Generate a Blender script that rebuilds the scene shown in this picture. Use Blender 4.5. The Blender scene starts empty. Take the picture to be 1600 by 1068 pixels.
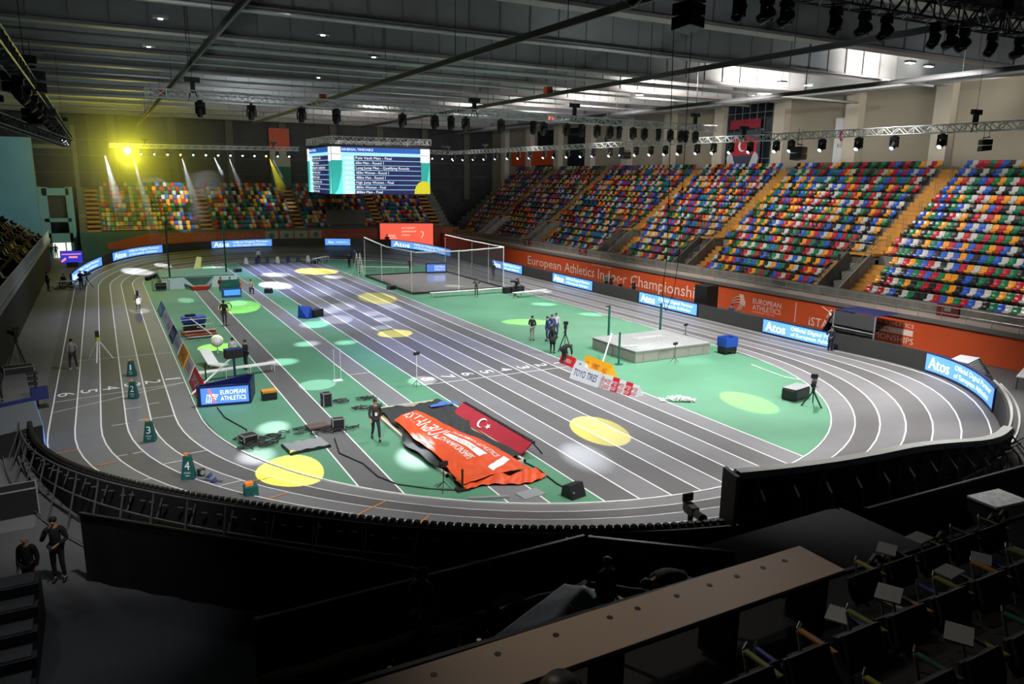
import bpy, bmesh, math, random
from math import sin, cos, pi, radians, sqrt, atan2
from mathutils import Vector, Matrix

sc = bpy.context.scene
COL = sc.collection
# ---------------------------------------------------------------- camera, world, exposure
cd = bpy.data.cameras.new('camera'); cam = bpy.data.objects.new('camera', cd); COL.objects.link(cam)
cd.sensor_width = 36; cd.lens = 1166.06/1600*36; cd.clip_end = 400; cd.clip_start = 0.05
CAM = Vector((-14.4704, -36.1906, 10.9200))
cam.matrix_world = Matrix.Translation(CAM) @ Matrix.Rotation(-0.500687, 4, 'Z') @ Matrix.Rotation(pi/2-0.215951, 4, 'X') @ Matrix.Rotation(0.0125007, 4, 'Z')
sc.camera = cam
w = bpy.data.worlds.new('hall_air'); sc.world = w; w.use_nodes = True
w.node_tree.nodes['Background'].inputs[0].default_value = (0.55, 0.7, 0.9, 1)
w.node_tree.nodes['Background'].inputs[1].default_value = 0.012
vs = sc.view_settings
vs.view_transform = 'Standard'; vs.look = 'None'; vs.gamma = 1; vs.use_curve_mapping = False; vs.exposure = 0.0
sc.cycles.max_bounces = 4; sc.cycles.diffuse_bounces = 2; sc.cycles.glossy_bounces = 2
sc.cycles.transparent_max_bounces = 8; sc.cycles.volume_bounces = 0
sc.cycles.sample_clamp_indirect = 4; sc.cycles.use_denoising = True
sc.cycles.caustics_reflective = False; sc.cycles.caustics_refractive = False

def spot(loc, tgt, power, deg, blend=.4, col=(1, 1, 1), rad=.15, name='stage_light'):
    l = bpy.data.lights.new(name, 'SPOT'); l.energy = power; l.spot_size = radians(deg); l.spot_blend = blend
    l.color = col; l.shadow_soft_size = rad
    o = bpy.data.objects.new(name, l); COL.objects.link(o); o.location = loc
    o.rotation_euler = (Vector(tgt)-Vector(loc)).to_track_quat('-Z', 'Y').to_euler()
    return o
# broad floodlights of the roof over the track
for x, y, e in ((-6, 2, 4600), (7, -3, 5200), (20, -5, 9500), (-6, 25, 4200), (7, 24, 4200), (21, 16, 10000), (-5, 46, 3400), (8, 47, 3600), (21, 38, 6500)):
    spot((x, y, 18.3), (x+.5, y+1.5, 0), e*2.7, 98, .75, (1, .98, .95) if x > 15 else (.93, .97, 1), .5, 'roof_flood')
# fill spots added on the camera side to brighten the near bend
for x, y, e, t in ((-13, -20, 9500, (-11, -3)), (-5, -21.5, 9000, (-4, -9)), (4, -21.5, 10000, (4, -10)), (12, -21.5, 10000, (13, -10)), (21, -21.5, 11000, (21, -7))):
    spot((x, y, 16.0), (t[0], t[1], 0), e, 72, .8, (1, .98, .95), .3, 'near_bend_fill')
# floodlights aimed at the coloured grandstand
for y, e in ((-7, 13000), (8, 13000), (22, 11000), (35, 6500), (50, 2800)):
    spot((24, y, 18.5), (44, y-.5, 7.2), e*.9, 74, .8, (1, .96, .9), .4, 'stand_flood')
for x, e in ((-7, 120), (8, 120), (23, 100)):
    spot((x, 60, 17.5), (x, 80, 6), e, 78, .9, (.9, .95, 1), .4, 'end_flood')
# work lights between the girders: they light the girder faces near the right side
for x, y, e, z in ((39, 2, 1200, 17.9), (36, 10.5, 1500, 17.9), (32, 19.5, 900, 18.2), (31, 28.5, 600, 18.2), (30, 38, 400, 18.2), (26, 47, 350, 18.2), (-1, 35, 260, 18), (0, 44, 260, 18), (2, 53, 300, 18), (17, 58, 800, 17.2), (46, -3, 500, 17.9)):
    spot((x, y-.8, z), (x+1, y+5, z+2.4), e*4, 125, .9, (1, .95, .88) if x > 10 else (.9, .95, 1), .3, 'girder_light')
for y in (-14, 0, 14, 28, 42, 56, 70):     # upward spots added to brighten the ceiling
    for x in (-12, 12, 34): spot((x, y, 14.5), (x+4, y+6, 20), 700 if x > 20 else 300, 150, 1, (.9, .96, 1), .4, 'ceiling_fill')
spot((13, -13, 18), (11, -21.5, 2), 16000, 50, .7, (1, .98, .95), .3, 'near_bend_fill')  # this and the next two: added spots brightening the screen wall's top edge
spot((24, -10, 18), (22, -18.5, 2), 10000, 50, .7, (1, .98, .95), .3, 'near_bend_fill')
spot((2, -14, 17), (3, -20.5, 2), 9000, 46, .8, (1, .98, .95), .3, 'near_bend_fill')
# moving-head beams: white pools, coloured discs  (x, y, radius, colour, power, blend)
W = (.9, .96, 1); YE = (1, .90, .03); LI = (.8, 1, .08)
POOLS = [(-9.1, -9.1, 1.25, YE, 1800, .08), (4.2, -10.2, 1.2, YE, 2600, .05), (3.2, 13.5, 1.25, YE, 3000, .05), (7.2, 29.1, 1.7, YE, 3000, .05), (7.1, 51.6, 2.3, YE, 3200, .05),
 (-4.9, 29.3, 1.7, (.9, 1, .12), 3200, .05), (-8.6, 14.1, 1.2, LI, 3800, .05), (13.5, -10.0, 1.15, LI, 1300, .05), (14.0, 13.3, 1.2, LI, 3500, .05),
 (-8.6, -3.5, .85, W, 2600, .9), (1.8, -12.7, 1.1, W, 2800, 1), (-4.3, -9.7, .95, W, 2600, 1), (-5.7, 8.5, 1.1, W, 1200, .8), (-5.1, 2.6, 1.0, W, 900, .2), (-10.0, 1.1, .8, W, 500, .2),
 (.25, .93, .9, W, 1800, .5), (-1.1, 19.2, 1.2, W, 2300, .5), (1.5, 24.6, .9, W, 1800, .7), (.5, 41.6, 1.6, W, 2200, .4), (3.4, 35.1, 1.5, W, 1500, .9), (3.0, 26.0, 1.3, W, 1500, .7),
 (4.2, 21.8, .9, W, 1500, .9), (3.0, 15.9, .9, W, 1500, .9), (4.2, 19, .9, W, 1500, .9), (-.8, 12.1, .9, W, 1500, 1), (-3.2, 12.8, 1.0, W, 1800, .9), (-11.4, 56.2, 1.8, W, 3200, .6), (-8.5, 60.2, 1.0, W, 2600, .3),
 (-8.5, 35.0, .7, W, 1500, .3), (-4.6, 31.7, .8, W, 1800, .3), (-12.4, 31.0, .75, W, 1500, .3), (20.5, 14.0, 1.0, W, 1900, .8), (19.5, 20.0, 1.0, W, 2200, .6), (23.2, 26.8, 1.1, W, 1700, .5),
 (6.8, 24.7, 1.2, W, 1300, .9), (-9.9, -6.8, .9, W, 1500, 1), (.9, 20.4, 1.3, W, 1300, .2), (2.2, 50.0, 1.7, W, 2200, .9), (7.5, 45.5, 1.1, W, 1700, .8), (12.3, 48.2, 1.1, W, 1700, .8), (13.5, 42, 1.2, W, 1600, .8), (16.6, 33, 1.0, W, 1500, .8), (-3.2, 59.5, 1.6, W, 2200, .7)]
HX = [-9, -6, -1.5, 2.5, 5.5, 8, 11, 13.5, 17, 20, 23]
for k, (x, y, r, c, e, b) in enumerate(POOLS):
    if y < 4: src = (min(24, max(-8, x+4)), 8, 13.4)
    elif y < 40: src = (27 if x > 10 else max(-8, min(24, x-3)), y-8.1 if x > 10 else 8, 12.6)
    else: src = (x-2, 64.6, 13.0)
    d = sqrt(sum((a-q)**2 for a, q in zip(src, (x, y, 0))))
    spot(src, (x, y, 0), (e*.5+1500)*((9 if y < 8 else 15) if c is W else 18 if y > 0 else 15)*(d/16)**2, 2*math.degrees(math.atan(r/d)), b, c, .02, 'moving_beam')
spot((2, 8, 13.2), (15.8, -1.1, .5), 16000, 6.4, .15, W, .02, 'moving_beam')        # pool on the high jump mat
spot((6, 8, 13.2), (-5.2, 81, 8.6), 420000, 3.5, .06, (.95, .97, 1), .02, 'moving_beam')
spot((0, 8, 13.2), (-4.6, 76.5, 4.6), 200000, 3.2, .8, (.95, .97, 1), .02, 'moving_beam')
spot((6, 8, 13.2), (7.6, 80, 7.6), 130000, 2.2, .5, (1, .97, .8), .02, 'moving_beam')
spot((6, 8, 13.2), (10.5, 79, 6.6), 100000, 1.7, .5, (.7, .8, 1), .02, 'moving_beam')
spot((4, 8, 13.2), (18, 70, 1), 30000, 3, 1, (.5, .65, 1), .02, 'moving_beam')
spot((-11.6, 64.5, 13.2), (-3, 56, 2), 700, 100, 1, (1, 1, .1), .05, 'yellow_wash')
spot((-11.6, 66.5, 13.6), (-4, 85, 13), 1600, 130, 1, (1, 1, .05), .05, 'yellow_wash')
pl = bpy.data.lights.new('yellow_glow', 'POINT'); pl.energy = 2200; pl.color = (1, .95, .02); pl.shadow_soft_size = .3
po = bpy.data.objects.new('yellow_glow', pl); COL.objects.link(po); po.location = (-11.0, 63.6, 13.3)
spot((-8, 40, 15), (-22, 70, 8), 9000, 50, 1, (.8, .93, 1), .3, 'left_side_fill')  # added spot that brightens the pale blue tower
spot((-6, 20, 14), (-22, 34, 5), 900, 80, 1, (.9, .95, 1), .3, 'left_side_fill')  # added spot that brightens the left stand and its railing
# violet wash along the straight
for x, y, e in ((3, 8, 3000), (3, 22, 4500), (3, 38, 5500), (3, 54, 8000), (-13, 30, 900)):
    spot((x-4, y+3, 13), (x, y, 0), e*2.2, 60, 1, (.33, .36, 1), .3, 'violet_wash')
# weak fill spots added to lift the dark foreground
spot((-19, -6, 9), (-16, -13, 0), 110, 80, 1, (.8, .9, 1), .3, 'foreground_fill')
spot((-12, -28, 12), (-10, -32, 7.2), 330, 60, 1, (1, .86, .72), .2, 'foreground_fill')
spot((-4, -26, 12.5), (-7, -31.5, 6.5), 160, 60, 1, (.9, .95, 1), .2, 'foreground_fill')
spot((-2, -20, 9), (-7.5, -27, 3), 700, 30, 1, (.95, .98, 1), .2, 'foreground_fill')
spot((-14, -20, 7), (-16, -17, 1), 200, 70, 1, (.9, .95, 1), .2, 'foreground_fill')
spot((6, -20, 12), (6, -26, 3), 120, 50, 1, (.9, .95, 1), .2, 'foreground_fill')
spot((30, -16, 9), (25, -14, 0), 500, 100, 1, (1, .85, .75), .3, 'foreground_fill')

# ---------------------------------------------------------------- helpers
MATS = {}
def mat(name, rgb, rough=.6, metal=0, emit=0, noise=0, scale=8, alpha=1, spec=.5):
    if name in MATS: return MATS[name]
    m = bpy.data.materials.new(name); m.use_nodes = True; nt = m.node_tree; b = nt.nodes['Principled BSDF']
    b.inputs['Base Color'].default_value = (*rgb, 1); b.inputs['Roughness'].default_value = rough
    b.inputs['Metallic'].default_value = metal; b.inputs['Specular IOR Level'].default_value = spec
    if emit: b.inputs['Emission Color'].default_value = (*rgb, 1); b.inputs['Emission Strength'].default_value = emit
    if alpha < 1: b.inputs['Alpha'].default_value = alpha
    if noise:
        tc = nt.nodes.new('ShaderNodeTexCoord'); n = nt.nodes.new('ShaderNodeTexNoise'); r = nt.nodes.new('ShaderNodeValToRGB')
        n.inputs['Scale'].default_value = scale; n.inputs['Detail'].default_value = 5
        nt.links.new(tc.outputs['Object'], n.inputs['Vector']); nt.links.new(n.outputs['Fac'], r.inputs['Fac'])
        r.color_ramp.elements[0].position = .3; r.color_ramp.elements[1].position = .7
        r.color_ramp.elements[0].color = (*[c*(1-noise) for c in rgb], 1); r.color_ramp.elements[1].color = (*[min(1, c*(1+noise)) for c in rgb], 1)
        nt.links.new(r.outputs['Color'], b.inputs['Base Color'])
    MATS[name] = m; return m
def hexc(h):
    h = h.lstrip('#'); v = [int(h[i:i+2], 16)/255 for i in (0, 2, 4)]
    return tuple(c/12.92 if c <= .04045 else ((c+.055)/1.055)**2.4 for c in v)

_txt = {}
def text_geo(s):
    if s in _txt: return _txt[s]
    cu = bpy.data.curves.new('t', 'FONT'); cu.body = s; cu.size = 1; cu.resolution_u = 2
    o = bpy.data.objects.new('t', cu); COL.objects.link(o)
    dg = bpy.context.evaluated_depsgraph_get(); me = bpy.data.meshes.new_from_object(o.evaluated_get(dg))
    V = [(v.co.x, v.co.y) for v in me.vertices]; F = [tuple(q.vertices) for q in me.polygons]
    bpy.data.objects.remove(o); bpy.data.curves.remove(cu); bpy.data.meshes.remove(me)
    x0 = min(v[0] for v in V); x1 = max(v[0] for v in V)
    _txt[s] = ([((x-x0), y/.7) for x, y in V], F, x1-x0)
    return _txt[s]

class M:
    def __init__(s): s.v = []; s.f = []; s.m = []
    def add(s, V, F, mi=0):
        o = len(s.v); s.v += [tuple(v) for v in V]; s.f += [tuple(i+o for i in f) for f in F]; s.m += [mi]*len(F); return s
    def box(s, c, d, rz=0, mi=0, taper=1):
        V = []
        for z in (-1, 1):
            for x, y in ((-1, -1), (1, -1), (1, 1), (-1, 1)):
                k = taper if z > 0 else 1
                X, Y = x*d[0]/2*k, y*d[1]/2*k
                V.append((c[0]+X*cos(rz)-Y*sin(rz), c[1]+X*sin(rz)+Y*cos(rz), c[2]+z*d[2]/2))
        return s.add(V, [(3, 2, 1, 0), (4, 5, 6, 7), (0, 1, 5, 4), (1, 2, 6, 5), (2, 3, 7, 6), (3, 0, 4, 7)], mi)
    def bar(s, a, b, w=.05, h=None, mi=0):
        a = Vector(a); b = Vector(b); d = (b-a)
        if d.length < 1e-6: return s
        d.normalize(); h = h or w
        up = Vector((0, 0, 1)) if abs(d.z) < .95 else Vector((0, 1, 0))
        x = d.cross(up).normalized()*w/2; y = x.cross(d).normalized()*h/2
        V = [p+sx*x+sy*y for p in (a, b) for sx, sy in ((-1, -1), (1, -1), (1, 1), (-1, 1))]
        return s.add(V, [(3, 2, 1, 0), (4, 5, 6, 7), (0, 1, 5, 4), (1, 2, 6, 5), (2, 3, 7, 6), (3, 0, 4, 7)], mi)
    def cyl(s, a, b, r0, r1=None, n=10, mi=0, cap=True):
        a = Vector(a); b = Vector(b); r1 = r0 if r1 is None else r1; d = (b-a).normalized()
        up = Vector((0, 0, 1)) if abs(d.z) < .95 else Vector((1, 0, 0))
        x = d.cross(up).normalized(); y = d.cross(x)
        V = [p+r*(cos(2*pi*k/n)*x+sin(2*pi*k/n)*y) for p, r in ((a, r0), (b, r1)) for k in range(n)]
        F = [(k, (k+1) % n, n+(k+1) % n, n+k) for k in range(n)]
        if cap: F += [tuple(range(n))[::-1], tuple(range(n, 2*n))]
        return s.add(V, F, mi)
    def tube(s, pts, r, n=6, mi=0):
        P = [Vector(q) for q in pts]; V = []; F = []
        for i, q in enumerate(P):
            d = (P[min(i+1, len(P)-1)]-P[max(i-1, 0)]).normalized()
            up = Vector((0, 0, 1)) if abs(d.z) < .9 else Vector((1, 0, 0))
            x = d.cross(up).normalized(); y = d.cross(x)
            rr = r[i] if isinstance(r, (list, tuple)) else r
            V += [q+rr*(cos(2*pi*k/n)*x+sin(2*pi*k/n)*y) for k in range(n)]
        for i in range(len(P)-1):
            F += [(i*n+k, i*n+(k+1) % n, (i+1)*n+(k+1) % n, (i+1)*n+k) for k in range(n)]
        F += [tuple(range(n))[::-1], tuple(range(len(V)-n, len(V)))]
        return s.add(V, F, mi)
    def prism(s, P, z0, z1, mi=0):
        n = len(P); V = [(x, y, z0) for x, y in P]+[(x, y, z1) for x, y in P]
        return s.add(V, [tuple(range(n))[::-1], tuple(range(n, 2*n))]+[(k, (k+1) % n, n+(k+1) % n, n+k) for k in range(n)], mi)
    def quad(s, a, b, c, d, mi=0): return s.add([a, b, c, d], [(0, 1, 2, 3)], mi)
    def sheet(s, fn, nu, nv, mi=0):
        V = [fn(i/nu, j/nv) for j in range(nv+1) for i in range(nu+1)]
        return s.add(V, [(j*(nu+1)+i, j*(nu+1)+i+1, (j+1)*(nu+1)+i+1, (j+1)*(nu+1)+i) for j in range(nv) for i in range(nu)], mi)
    def ball(s, c, r, nu=10, nv=6, mi=0, sc3=(1, 1, 1)):
        V = [(c[0], c[1], c[2]-r*sc3[2])]
        for j in range(1, nv):
            t = -pi/2+pi*j/nv
            V += [(c[0]+r*sc3[0]*cos(t)*cos(2*pi*k/nu), c[1]+r*sc3[1]*cos(t)*sin(2*pi*k/nu), c[2]+r*sc3[2]*sin(t)) for k in range(nu)]
        V.append((c[0], c[1], c[2]+r*sc3[2])); F = [(0, 1+(k+1) % nu, 1+k) for k in range(nu)]
        for j in range(nv-2):
            a = 1+j*nu; F += [(a+k, a+(k+1) % nu, a+nu+(k+1) % nu, a+nu+k) for k in range(nu)]
        a = 1+(nv-2)*nu; F += [(a+k, a+(k+1) % nu, len(V)-1) for k in range(nu)]
        return s.add(V, F, mi)
    def text(s, t, fn, w, h, mi=0, x0=0, y0=0, fit=True):
        """lettering fitted into w x h; fn(x, y) -> point"""
        V, F, tw = text_geo(t); k = w/tw if fit else h
        return s.add([fn(x0+x*k, y0+y*h) for x, y in V], F, mi)
    def obj(s, name, mats, parent=None, loc=(0, 0, 0), rz=0, smooth=False, bevel=0):
        me = bpy.data.meshes.new(name); me.from_pydata(s.v, [], s.f)
        for m in (mats if isinstance(mats, (list, tuple)) else [mats]): me.materials.append(m)
        if any(s.m): me.polygons.foreach_set('material_index', s.m)
        if smooth: me.polygons.foreach_set('use_smooth', [True]*len(s.f))
        me.update(); o = bpy.data.objects.new(name, me); COL.objects.link(o)
        if parent: o.parent = parent
        o.location = loc; o.rotation_euler = (0, 0, rz)
        if bevel:
            b = o.modifiers.new('bevel', 'BEVEL'); b.width = bevel; b.segments = 2; b.limit_method = 'ANGLE'
        return o
def tag(o, label, cat, group=None, kind=None):
    o['label'] = label; o['category'] = cat
    if group: o['group'] = group
    if kind: o['kind'] = kind
    return o
def thing(name, label, cat, loc=(0, 0, 0), rz=0, group=None):
    o = bpy.data.objects.new(name, None); COL.objects.link(o); o.location = loc; o.rotation_euler = (0, 0, rz); o.empty_display_size = .2
    return tag(o, label, cat, group)
def struct(o): o['kind'] = 'structure'; return o
def dup(root, loc, rz=None, label=None, group=None):
    r = root.copy(); COL.objects.link(r); r.location = loc
    if rz is not None: r.rotation_euler = (0, 0, rz)
    if label: r['label'] = label
    if group: r['group'] = group
    for ch in list(root.children):
        c = ch.copy(); COL.objects.link(c); c.parent = r
        for g in ch.children:
            d = g.copy(); COL.objects.link(d); d.parent = c
    return r
ORD = ['first', 'second', 'third', 'fourth', 'fifth', 'sixth', 'seventh', 'eighth', 'ninth', 'tenth', 'eleventh', 'twelfth', 'thirteenth', 'fourteenth', 'fifteenth', 'sixteenth', 'seventeenth', 'eighteenth', 'nineteenth', 'twentieth', 'twenty-first', 'twenty-second', 'twenty-third', 'twenty-fourth', 'twenty-fifth', 'twenty-sixth', 'twenty-seventh', 'twenty-eighth', 'twenty-ninth', 'thirtieth', 'thirty-first', 'thirty-second', 'thirty-third', 'thirty-fourth', 'thirty-fifth', 'thirty-sixth', 'thirty-seventh', 'thirty-eighth', 'thirty-ninth', 'fortieth']
rnd = random.Random(7)
# common materials
BLACK = mat('black_paint', (.012, .012, .013), .5); DARK = mat('dark_metal', (.03, .03, .033), .4, .6)
STEEL = mat('aluminium', (.55, .56, .58), .35, .9); WHITE = mat('white_paint', (.8, .8, .78), .5)
CLOTHBLK = mat('black_cloth', (.012, .012, .014), .9); RUBBER = mat('rubber', (.02, .02, .02), .8)
CONC = mat('concrete', (.22, .21, .19), .85, noise=.2, scale=1.5); GREY = mat('grey_plastic', (.25, .26, .27), .5)
ORANGE = mat('orange_banner', hexc('#cc5024'), .6, noise=.06, scale=.4); LETTER = mat('banner_lettering', hexc('#e9d3c4'), .6)
OCHRE = mat('ochre_steps', (.50, .23, .04), .7, noise=.15, scale=2)
# ---------------------------------------------------------------- the oval: one rule for every line of the track
CX, TA, TB, Y1 = 5.0, 16.3, 17.56, 47.0
def sm(t): t = max(0, min(1, t)); return t*t*(3-2*t)
def slope(th): return .2*sm(min(th, pi-th)/radians(50))
def near(th, d, z=0):
    c, s = cos(th), sin(th); nx, ny = c/TA, -s/TB; l = sqrt(nx*nx+ny*ny)
    return (CX+TA*c+nx/l*d, -TB*s+ny/l*d, slope(th)*min(max(d, 0), 6.15)+z)
def far(th, d, z=0):
    x, y, z = near(th, d, z); return (x, Y1-y, z)
def oval(u, d, z=0):      # u 0..4: near bend right->left, left straight, far bend left->right, right straight
    k = int(u) % 4; t = u-int(u)
    if k == 0: return near(t*pi, d, z)
    if k == 1: return (CX-TA-d, t*Y1, z)
    if k == 2: return far(pi-t*pi, d, z)
    return (CX+TA+d, Y1-t*Y1, z)
def track_z(x, y):
    if y > 0: return 0
    th = min((radians(a*.5) for a in range(361)), key=lambda t: math.dist(near(t, 0)[:2], (x, y))); return near(th, math.dist(near(th, 0)[:2], (x, y)))[2]
US = [i/48 for i in range(48)]+[1+i/8 for i in range(8)]+[2+i/48 for i in range(48)]+[3+i/8 for i in range(8)]+[4]
def strip(m, d0, d1, mi, z=0, us=US):
    V = [oval(u, d, z) for u in us for d in (d0, d1)]
    m.add(V, [(2*i, 2*i+1, 2*i+3, 2*i+2) for i in range(len(us)-1)], mi)
TRK_D = mat('track_dark', (.105, .102, .104), .55, noise=.05, scale=.6); TRK_L = mat('track_light', (.165, .163, .172), .55, noise=.05, scale=.6)
LINE = mat('line_paint', (.78, .78, .77), .6); GREEN = mat('infield_green', (.080, .225, .135), .6, noise=.12, scale=.25)
HALL = mat('hall_floor', (.10, .10, .105), .6, noise=.15, scale=.5)
# hall floor
m = M(); m.quad((-60, -70, -.02), (60, -70, -.02), (60, 100, -.02), (-60, 100, -.02)); struct(m.obj('floor', HALL))
m = M(); m.box((-19.7, 25, -.008), (5.0, 70, .01)); struct(m.obj('floor_side_strip', mat('side_floor', (.15, .15, .155), .6, noise=.08, scale=.4)))
# running track with alternating lane tones, banked in the bends
m = M()
for k in range(6): strip(m, k, k+1, k % 2 == 0)
strip(m, 6, 6.45, 0)
m.sheet(lambda a, b: tuple(near(a*pi, 6.45, 0))[:2]+(near(a*pi, 6.45)[2]*b-.01*(1-b),), 60, 1, 0)
m.sheet(lambda a, b: tuple(far(a*pi, 6.45, 0))[:2]+(near(a*pi, 6.45)[2]*b-.01*(1-b),), 60, 1, 0)
struct(m.obj('running_track', [TRK_D, TRK_L]))
def ylim(x):
    t = min(1, abs((x-CX)/TA)); s = TB*sqrt(1-t*t); return -s, Y1+s
def band(m, x0, x1, z, mi=0, n=6, ya=None, yb=None):
    V = []
    for i in range(n+1):
        x = x0+(x1-x0)*i/n; a, b = ylim(x); V += [(x, max(a, ya) if ya is not None else a, z), (x, min(b, yb) if yb is not None else b, z)]
    m.add(V, [(2*i, 2*i+2, 2*i+3, 2*i+1) for i in range(n)], mi)
m = M(); band(m, CX-TA, CX+TA, .001, 0, 64); struct(m.obj('infield_floor', GREEN))
m = M()
for k in range(8): band(m, 1.22*k, 1.22*(k+1), .006, k % 2)
band(m, -3.03, -1.77, .006, 1); band(m, -7.2, -5.96, .006, 0, ya=None, yb=44)
band(m, -3.03, -1.77, .0065, 1, yb=6)
struct(m.obj('sprint_lanes', [TRK_D, TRK_L]))
# white lines
m = M()
for k in range(1, 7): strip(m, k-.03, k+.03, 0, .012)
for k in range(9): band(m, 1.22*k-.03, 1.22*k+.03, .012)
for x in (-3.03, -1.77): band(m, x-.03, x+.03, .012)
for x in (-7.2, -5.96): band(m, x-.03, x+.03, .012, yb=44)
def flat(m, pts, w, z=.014, mi=0):
    for a, b in zip(pts, pts[1:]):
        dx, dy = b[0]-a[0], b[1]-a[1]; l = sqrt(dx*dx+dy*dy); nx, ny = -dy/l*w/2, dx/l*w/2
        m.quad((a[0]-nx, a[1]-ny, z), (b[0]-nx, b[1]-ny, z), (b[0]+nx, b[1]+ny, z), (a[0]+nx, a[1]+ny, z), mi)
flat(m, [(0, 0), (9.76, 0)], .06)                         # sprint finish
flat(m, [(-3.0, 3.8), (-1.8, 3.8)], .06); flat(m, [(-3.0, -5.0), (-1.8, -5.0)], .2)
flat(m, [(-17.3, 4.95), (-11.3, 6.1)], .05); flat(m, [(-17.3, 3.1), (-11.3, 6.1)], .05)
flat(m, [(-17.3, 13.9), (-11.3, 13.9)], .05)
for a, b, y in ((-14.3, -13.6, 2.2), (-13.3, -12.8, 2.6), (-14.9, -14.2, -.2), (-13.8, -12.3, .1)): flat(m, [(a, y), (b, y+.05)], .05, .03)
def lane_bit(m, th, d0, d1, w=.05, mi=0):
    V = [near(th+s*w/2/18, d, .02) for s in (-1, 1) for d in (d0, d1)]; m.add(V, [(0, 1, 3, 2)], mi)
for th, d0, d1 in ((167, 3.02, 3.4), (167, 3.6, 4), (163, 1, 2), (161, 2, 3), (157, 4.5, 5), (157, 4, 4.3), (150, 2, 3), (141, 4, 6), (131, 3, 4.6)): lane_bit(m, radians(th), d0, d1)
# lane numbers: read from the left side of the hall
def digit(m, t, x, y, h, rz, z=.016):
    V, F, tw = text_geo(t); k = .92*h*(1.0 if t != '1' else .3)/tw
    m.add([(x+(vx*k-tw*k/2)*cos(rz)-(vy*h-h/2)*sin(rz), y+(vx*k-tw*k/2)*sin(rz)+(vy*h-h/2)*cos(rz), z) for vx, vy in V], F, 0)
for k in range(8): digit(m, str(8-k), 1.22*k+.62, 1.05, .72, -pi/2)
for k in range(6): digit(m, str(k+1), CX-TA-k-.5, 7.15-.19*k, .78, -pi/2)
struct(m.obj('lane_lines', LINE))
m = M()
for th, d0, d1 in ((149, 1.05, 1.9), (143, 2.1, 2.95), (133, 1, 3), (127, 2.2, 4.2), (165, 4.1, 5), (172, 4.95, 5.85)): lane_bit(m, radians(th), d0, d1, .06)
struct(m.obj('orange_lane_marks', mat('orange_line', (.7, .25, .04), .6)))
# raised white kerb along the inside lane
m = M(); R = [(-.03, .0), (-.03, .05), (.03, .05), (.03, 0)]
V = [(*oval(u, a)[:2], b) for u in US for a, b in R]
m.add(V, [(4*i+j, 4*i+j+1, 4*i+5+j, 4*i+4+j) for i in range(len(US)-1) for j in range(3)])
tag(m.obj('kerb', mat('kerb_white', (.7, .7, .68), .5)), 'thin white raised kerb ring between lane one and the green infield', 'kerb')

# ---------------------------------------------------------------- hall shell
WALL = mat('beige_wall', (.30, .265, .205), .85, noise=.06, scale=.3); COLM = mat('column_cream', (.50, .45, .37), .8)
DKW = mat('dark_wall', (.045, .045, .05), .8, noise=.3, scale=.6); TEAL = mat('teal_steel', (.035, .085, .10), .5)
XW = 51.0
m = M(); m.quad((XW, -30, -.02), (XW, 92, -.02), (XW, 92, 22), (XW, -30, 22)); struct(m.obj('wall_right', WALL))
m = M()
for k in range(12):
    y = -12.9+9*k
    m.box((XW-.45, y, 16), (.9, 1.5, 12), mi=0)
struct(m.obj('trim_1', COLM))
m = M(); m.quad((-40, 92, -.02), (XW, 92, -.02), (XW, 92, 22), (-40, 92, 22)); struct(m.obj('wall_end', DKW))
m = M()
for k in range(9): m.box((-12+8.2*k, 91.6, 14), (1.1, .5, 14))
for z in (11, 13.4, 15.6): m.box((5, 91.5, z), (90, .25, .12))
struct(m.obj('trim_2', mat('dim_frame', (.12, .11, .09), .8)))
m = M(); m.quad((-40, -40, -.02), (-40, 92, -.02), (-40, 92, 22), (-40, -40, 22)); struct(m.obj('wall_left', DKW))
# dark glazing between two columns of the right wall
t = struct(thing('window_1', 'x', 'x')); del t['label']; del t['category']
m = M(); m.box((XW-.12, 27.9, 15.8), (.1, 7.4, 9)); m.obj('pane', mat('dark_glass', (.012, .016, .022), .08, 0), t)
m = M()
for k in range(7): m.box((XW-.2, 24.6+1.12*k, 15.8), (.08, .06, 9))
for z in (13.4, 16.2, 18.4): m.box((XW-.2, 27.9, z), (.08, 7.4, .07))
m.obj('window_frame', mat('frame_grey', (.15, .16, .17), .5), t)
for n, yy in ((2, 63.0), (3, 72.4)):
    t = struct(bpy.data.objects.new('window_%d' % n, None)); COL.objects.link(t)
    m = M(); m.box((XW-.12, yy, 15.6), (.1, 5.5, 6)); m.obj('pane', MATS['dark_glass'], t)
# roof: deck, deep white girders across the hall, teal beams between them
m = M(); m.quad((-42, -45, 22), (XW+1, -45, 22), (XW+1, 93, 22), (-42, 93, 22)); struct(m.obj('ceiling', mat('roof_deck', (.03, .045, .055), .8)))
GIRD = mat('girder_white', (.40, .41, .41), .6, noise=.12, scale=.35); FLG = mat('girder_flange', (.34, .30, .30), .6)
gy = [-12.8+9*k for k in range(12)]
for i, y in enumerate(gy):
    m = M()
    m.box((3.5, y, 20.3), (79, .5, 2.5), mi=0)
    m.box((3.5, y, 19.0), (79, 1.0, .18), mi=1)
    for k in range(40): m.box((-35+2*k, y-.30, 20.15), (.05, .1, 2.0), mi=1)
    o = struct(m.obj('roof_girder', [GIRD, FLG]))
m = M()
for y in gy:
    for dy, z in ((1.35, 19.5), (3.2, 20.9)):
        m.box((4, y+dy, z), (86, .45, .6))
    for k in range(16):
        x = -36+5.2*k; m.bar((x, y+.3, 20.3), (x+1.6, y+3.4, 21.2), .16); m.bar((x+3.2, y+.3, 20.3), (x+1.6, y+3.4, 21.2), .16)
struct(m.obj('roof_purlins', TEAL))
m = M(); m.box((44.2, 30, 19.9), (1.6, 124, 2.6)); 
for y in gy: m.box((47.8, y, 19.9), (6.4, .8, 1.6))
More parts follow.
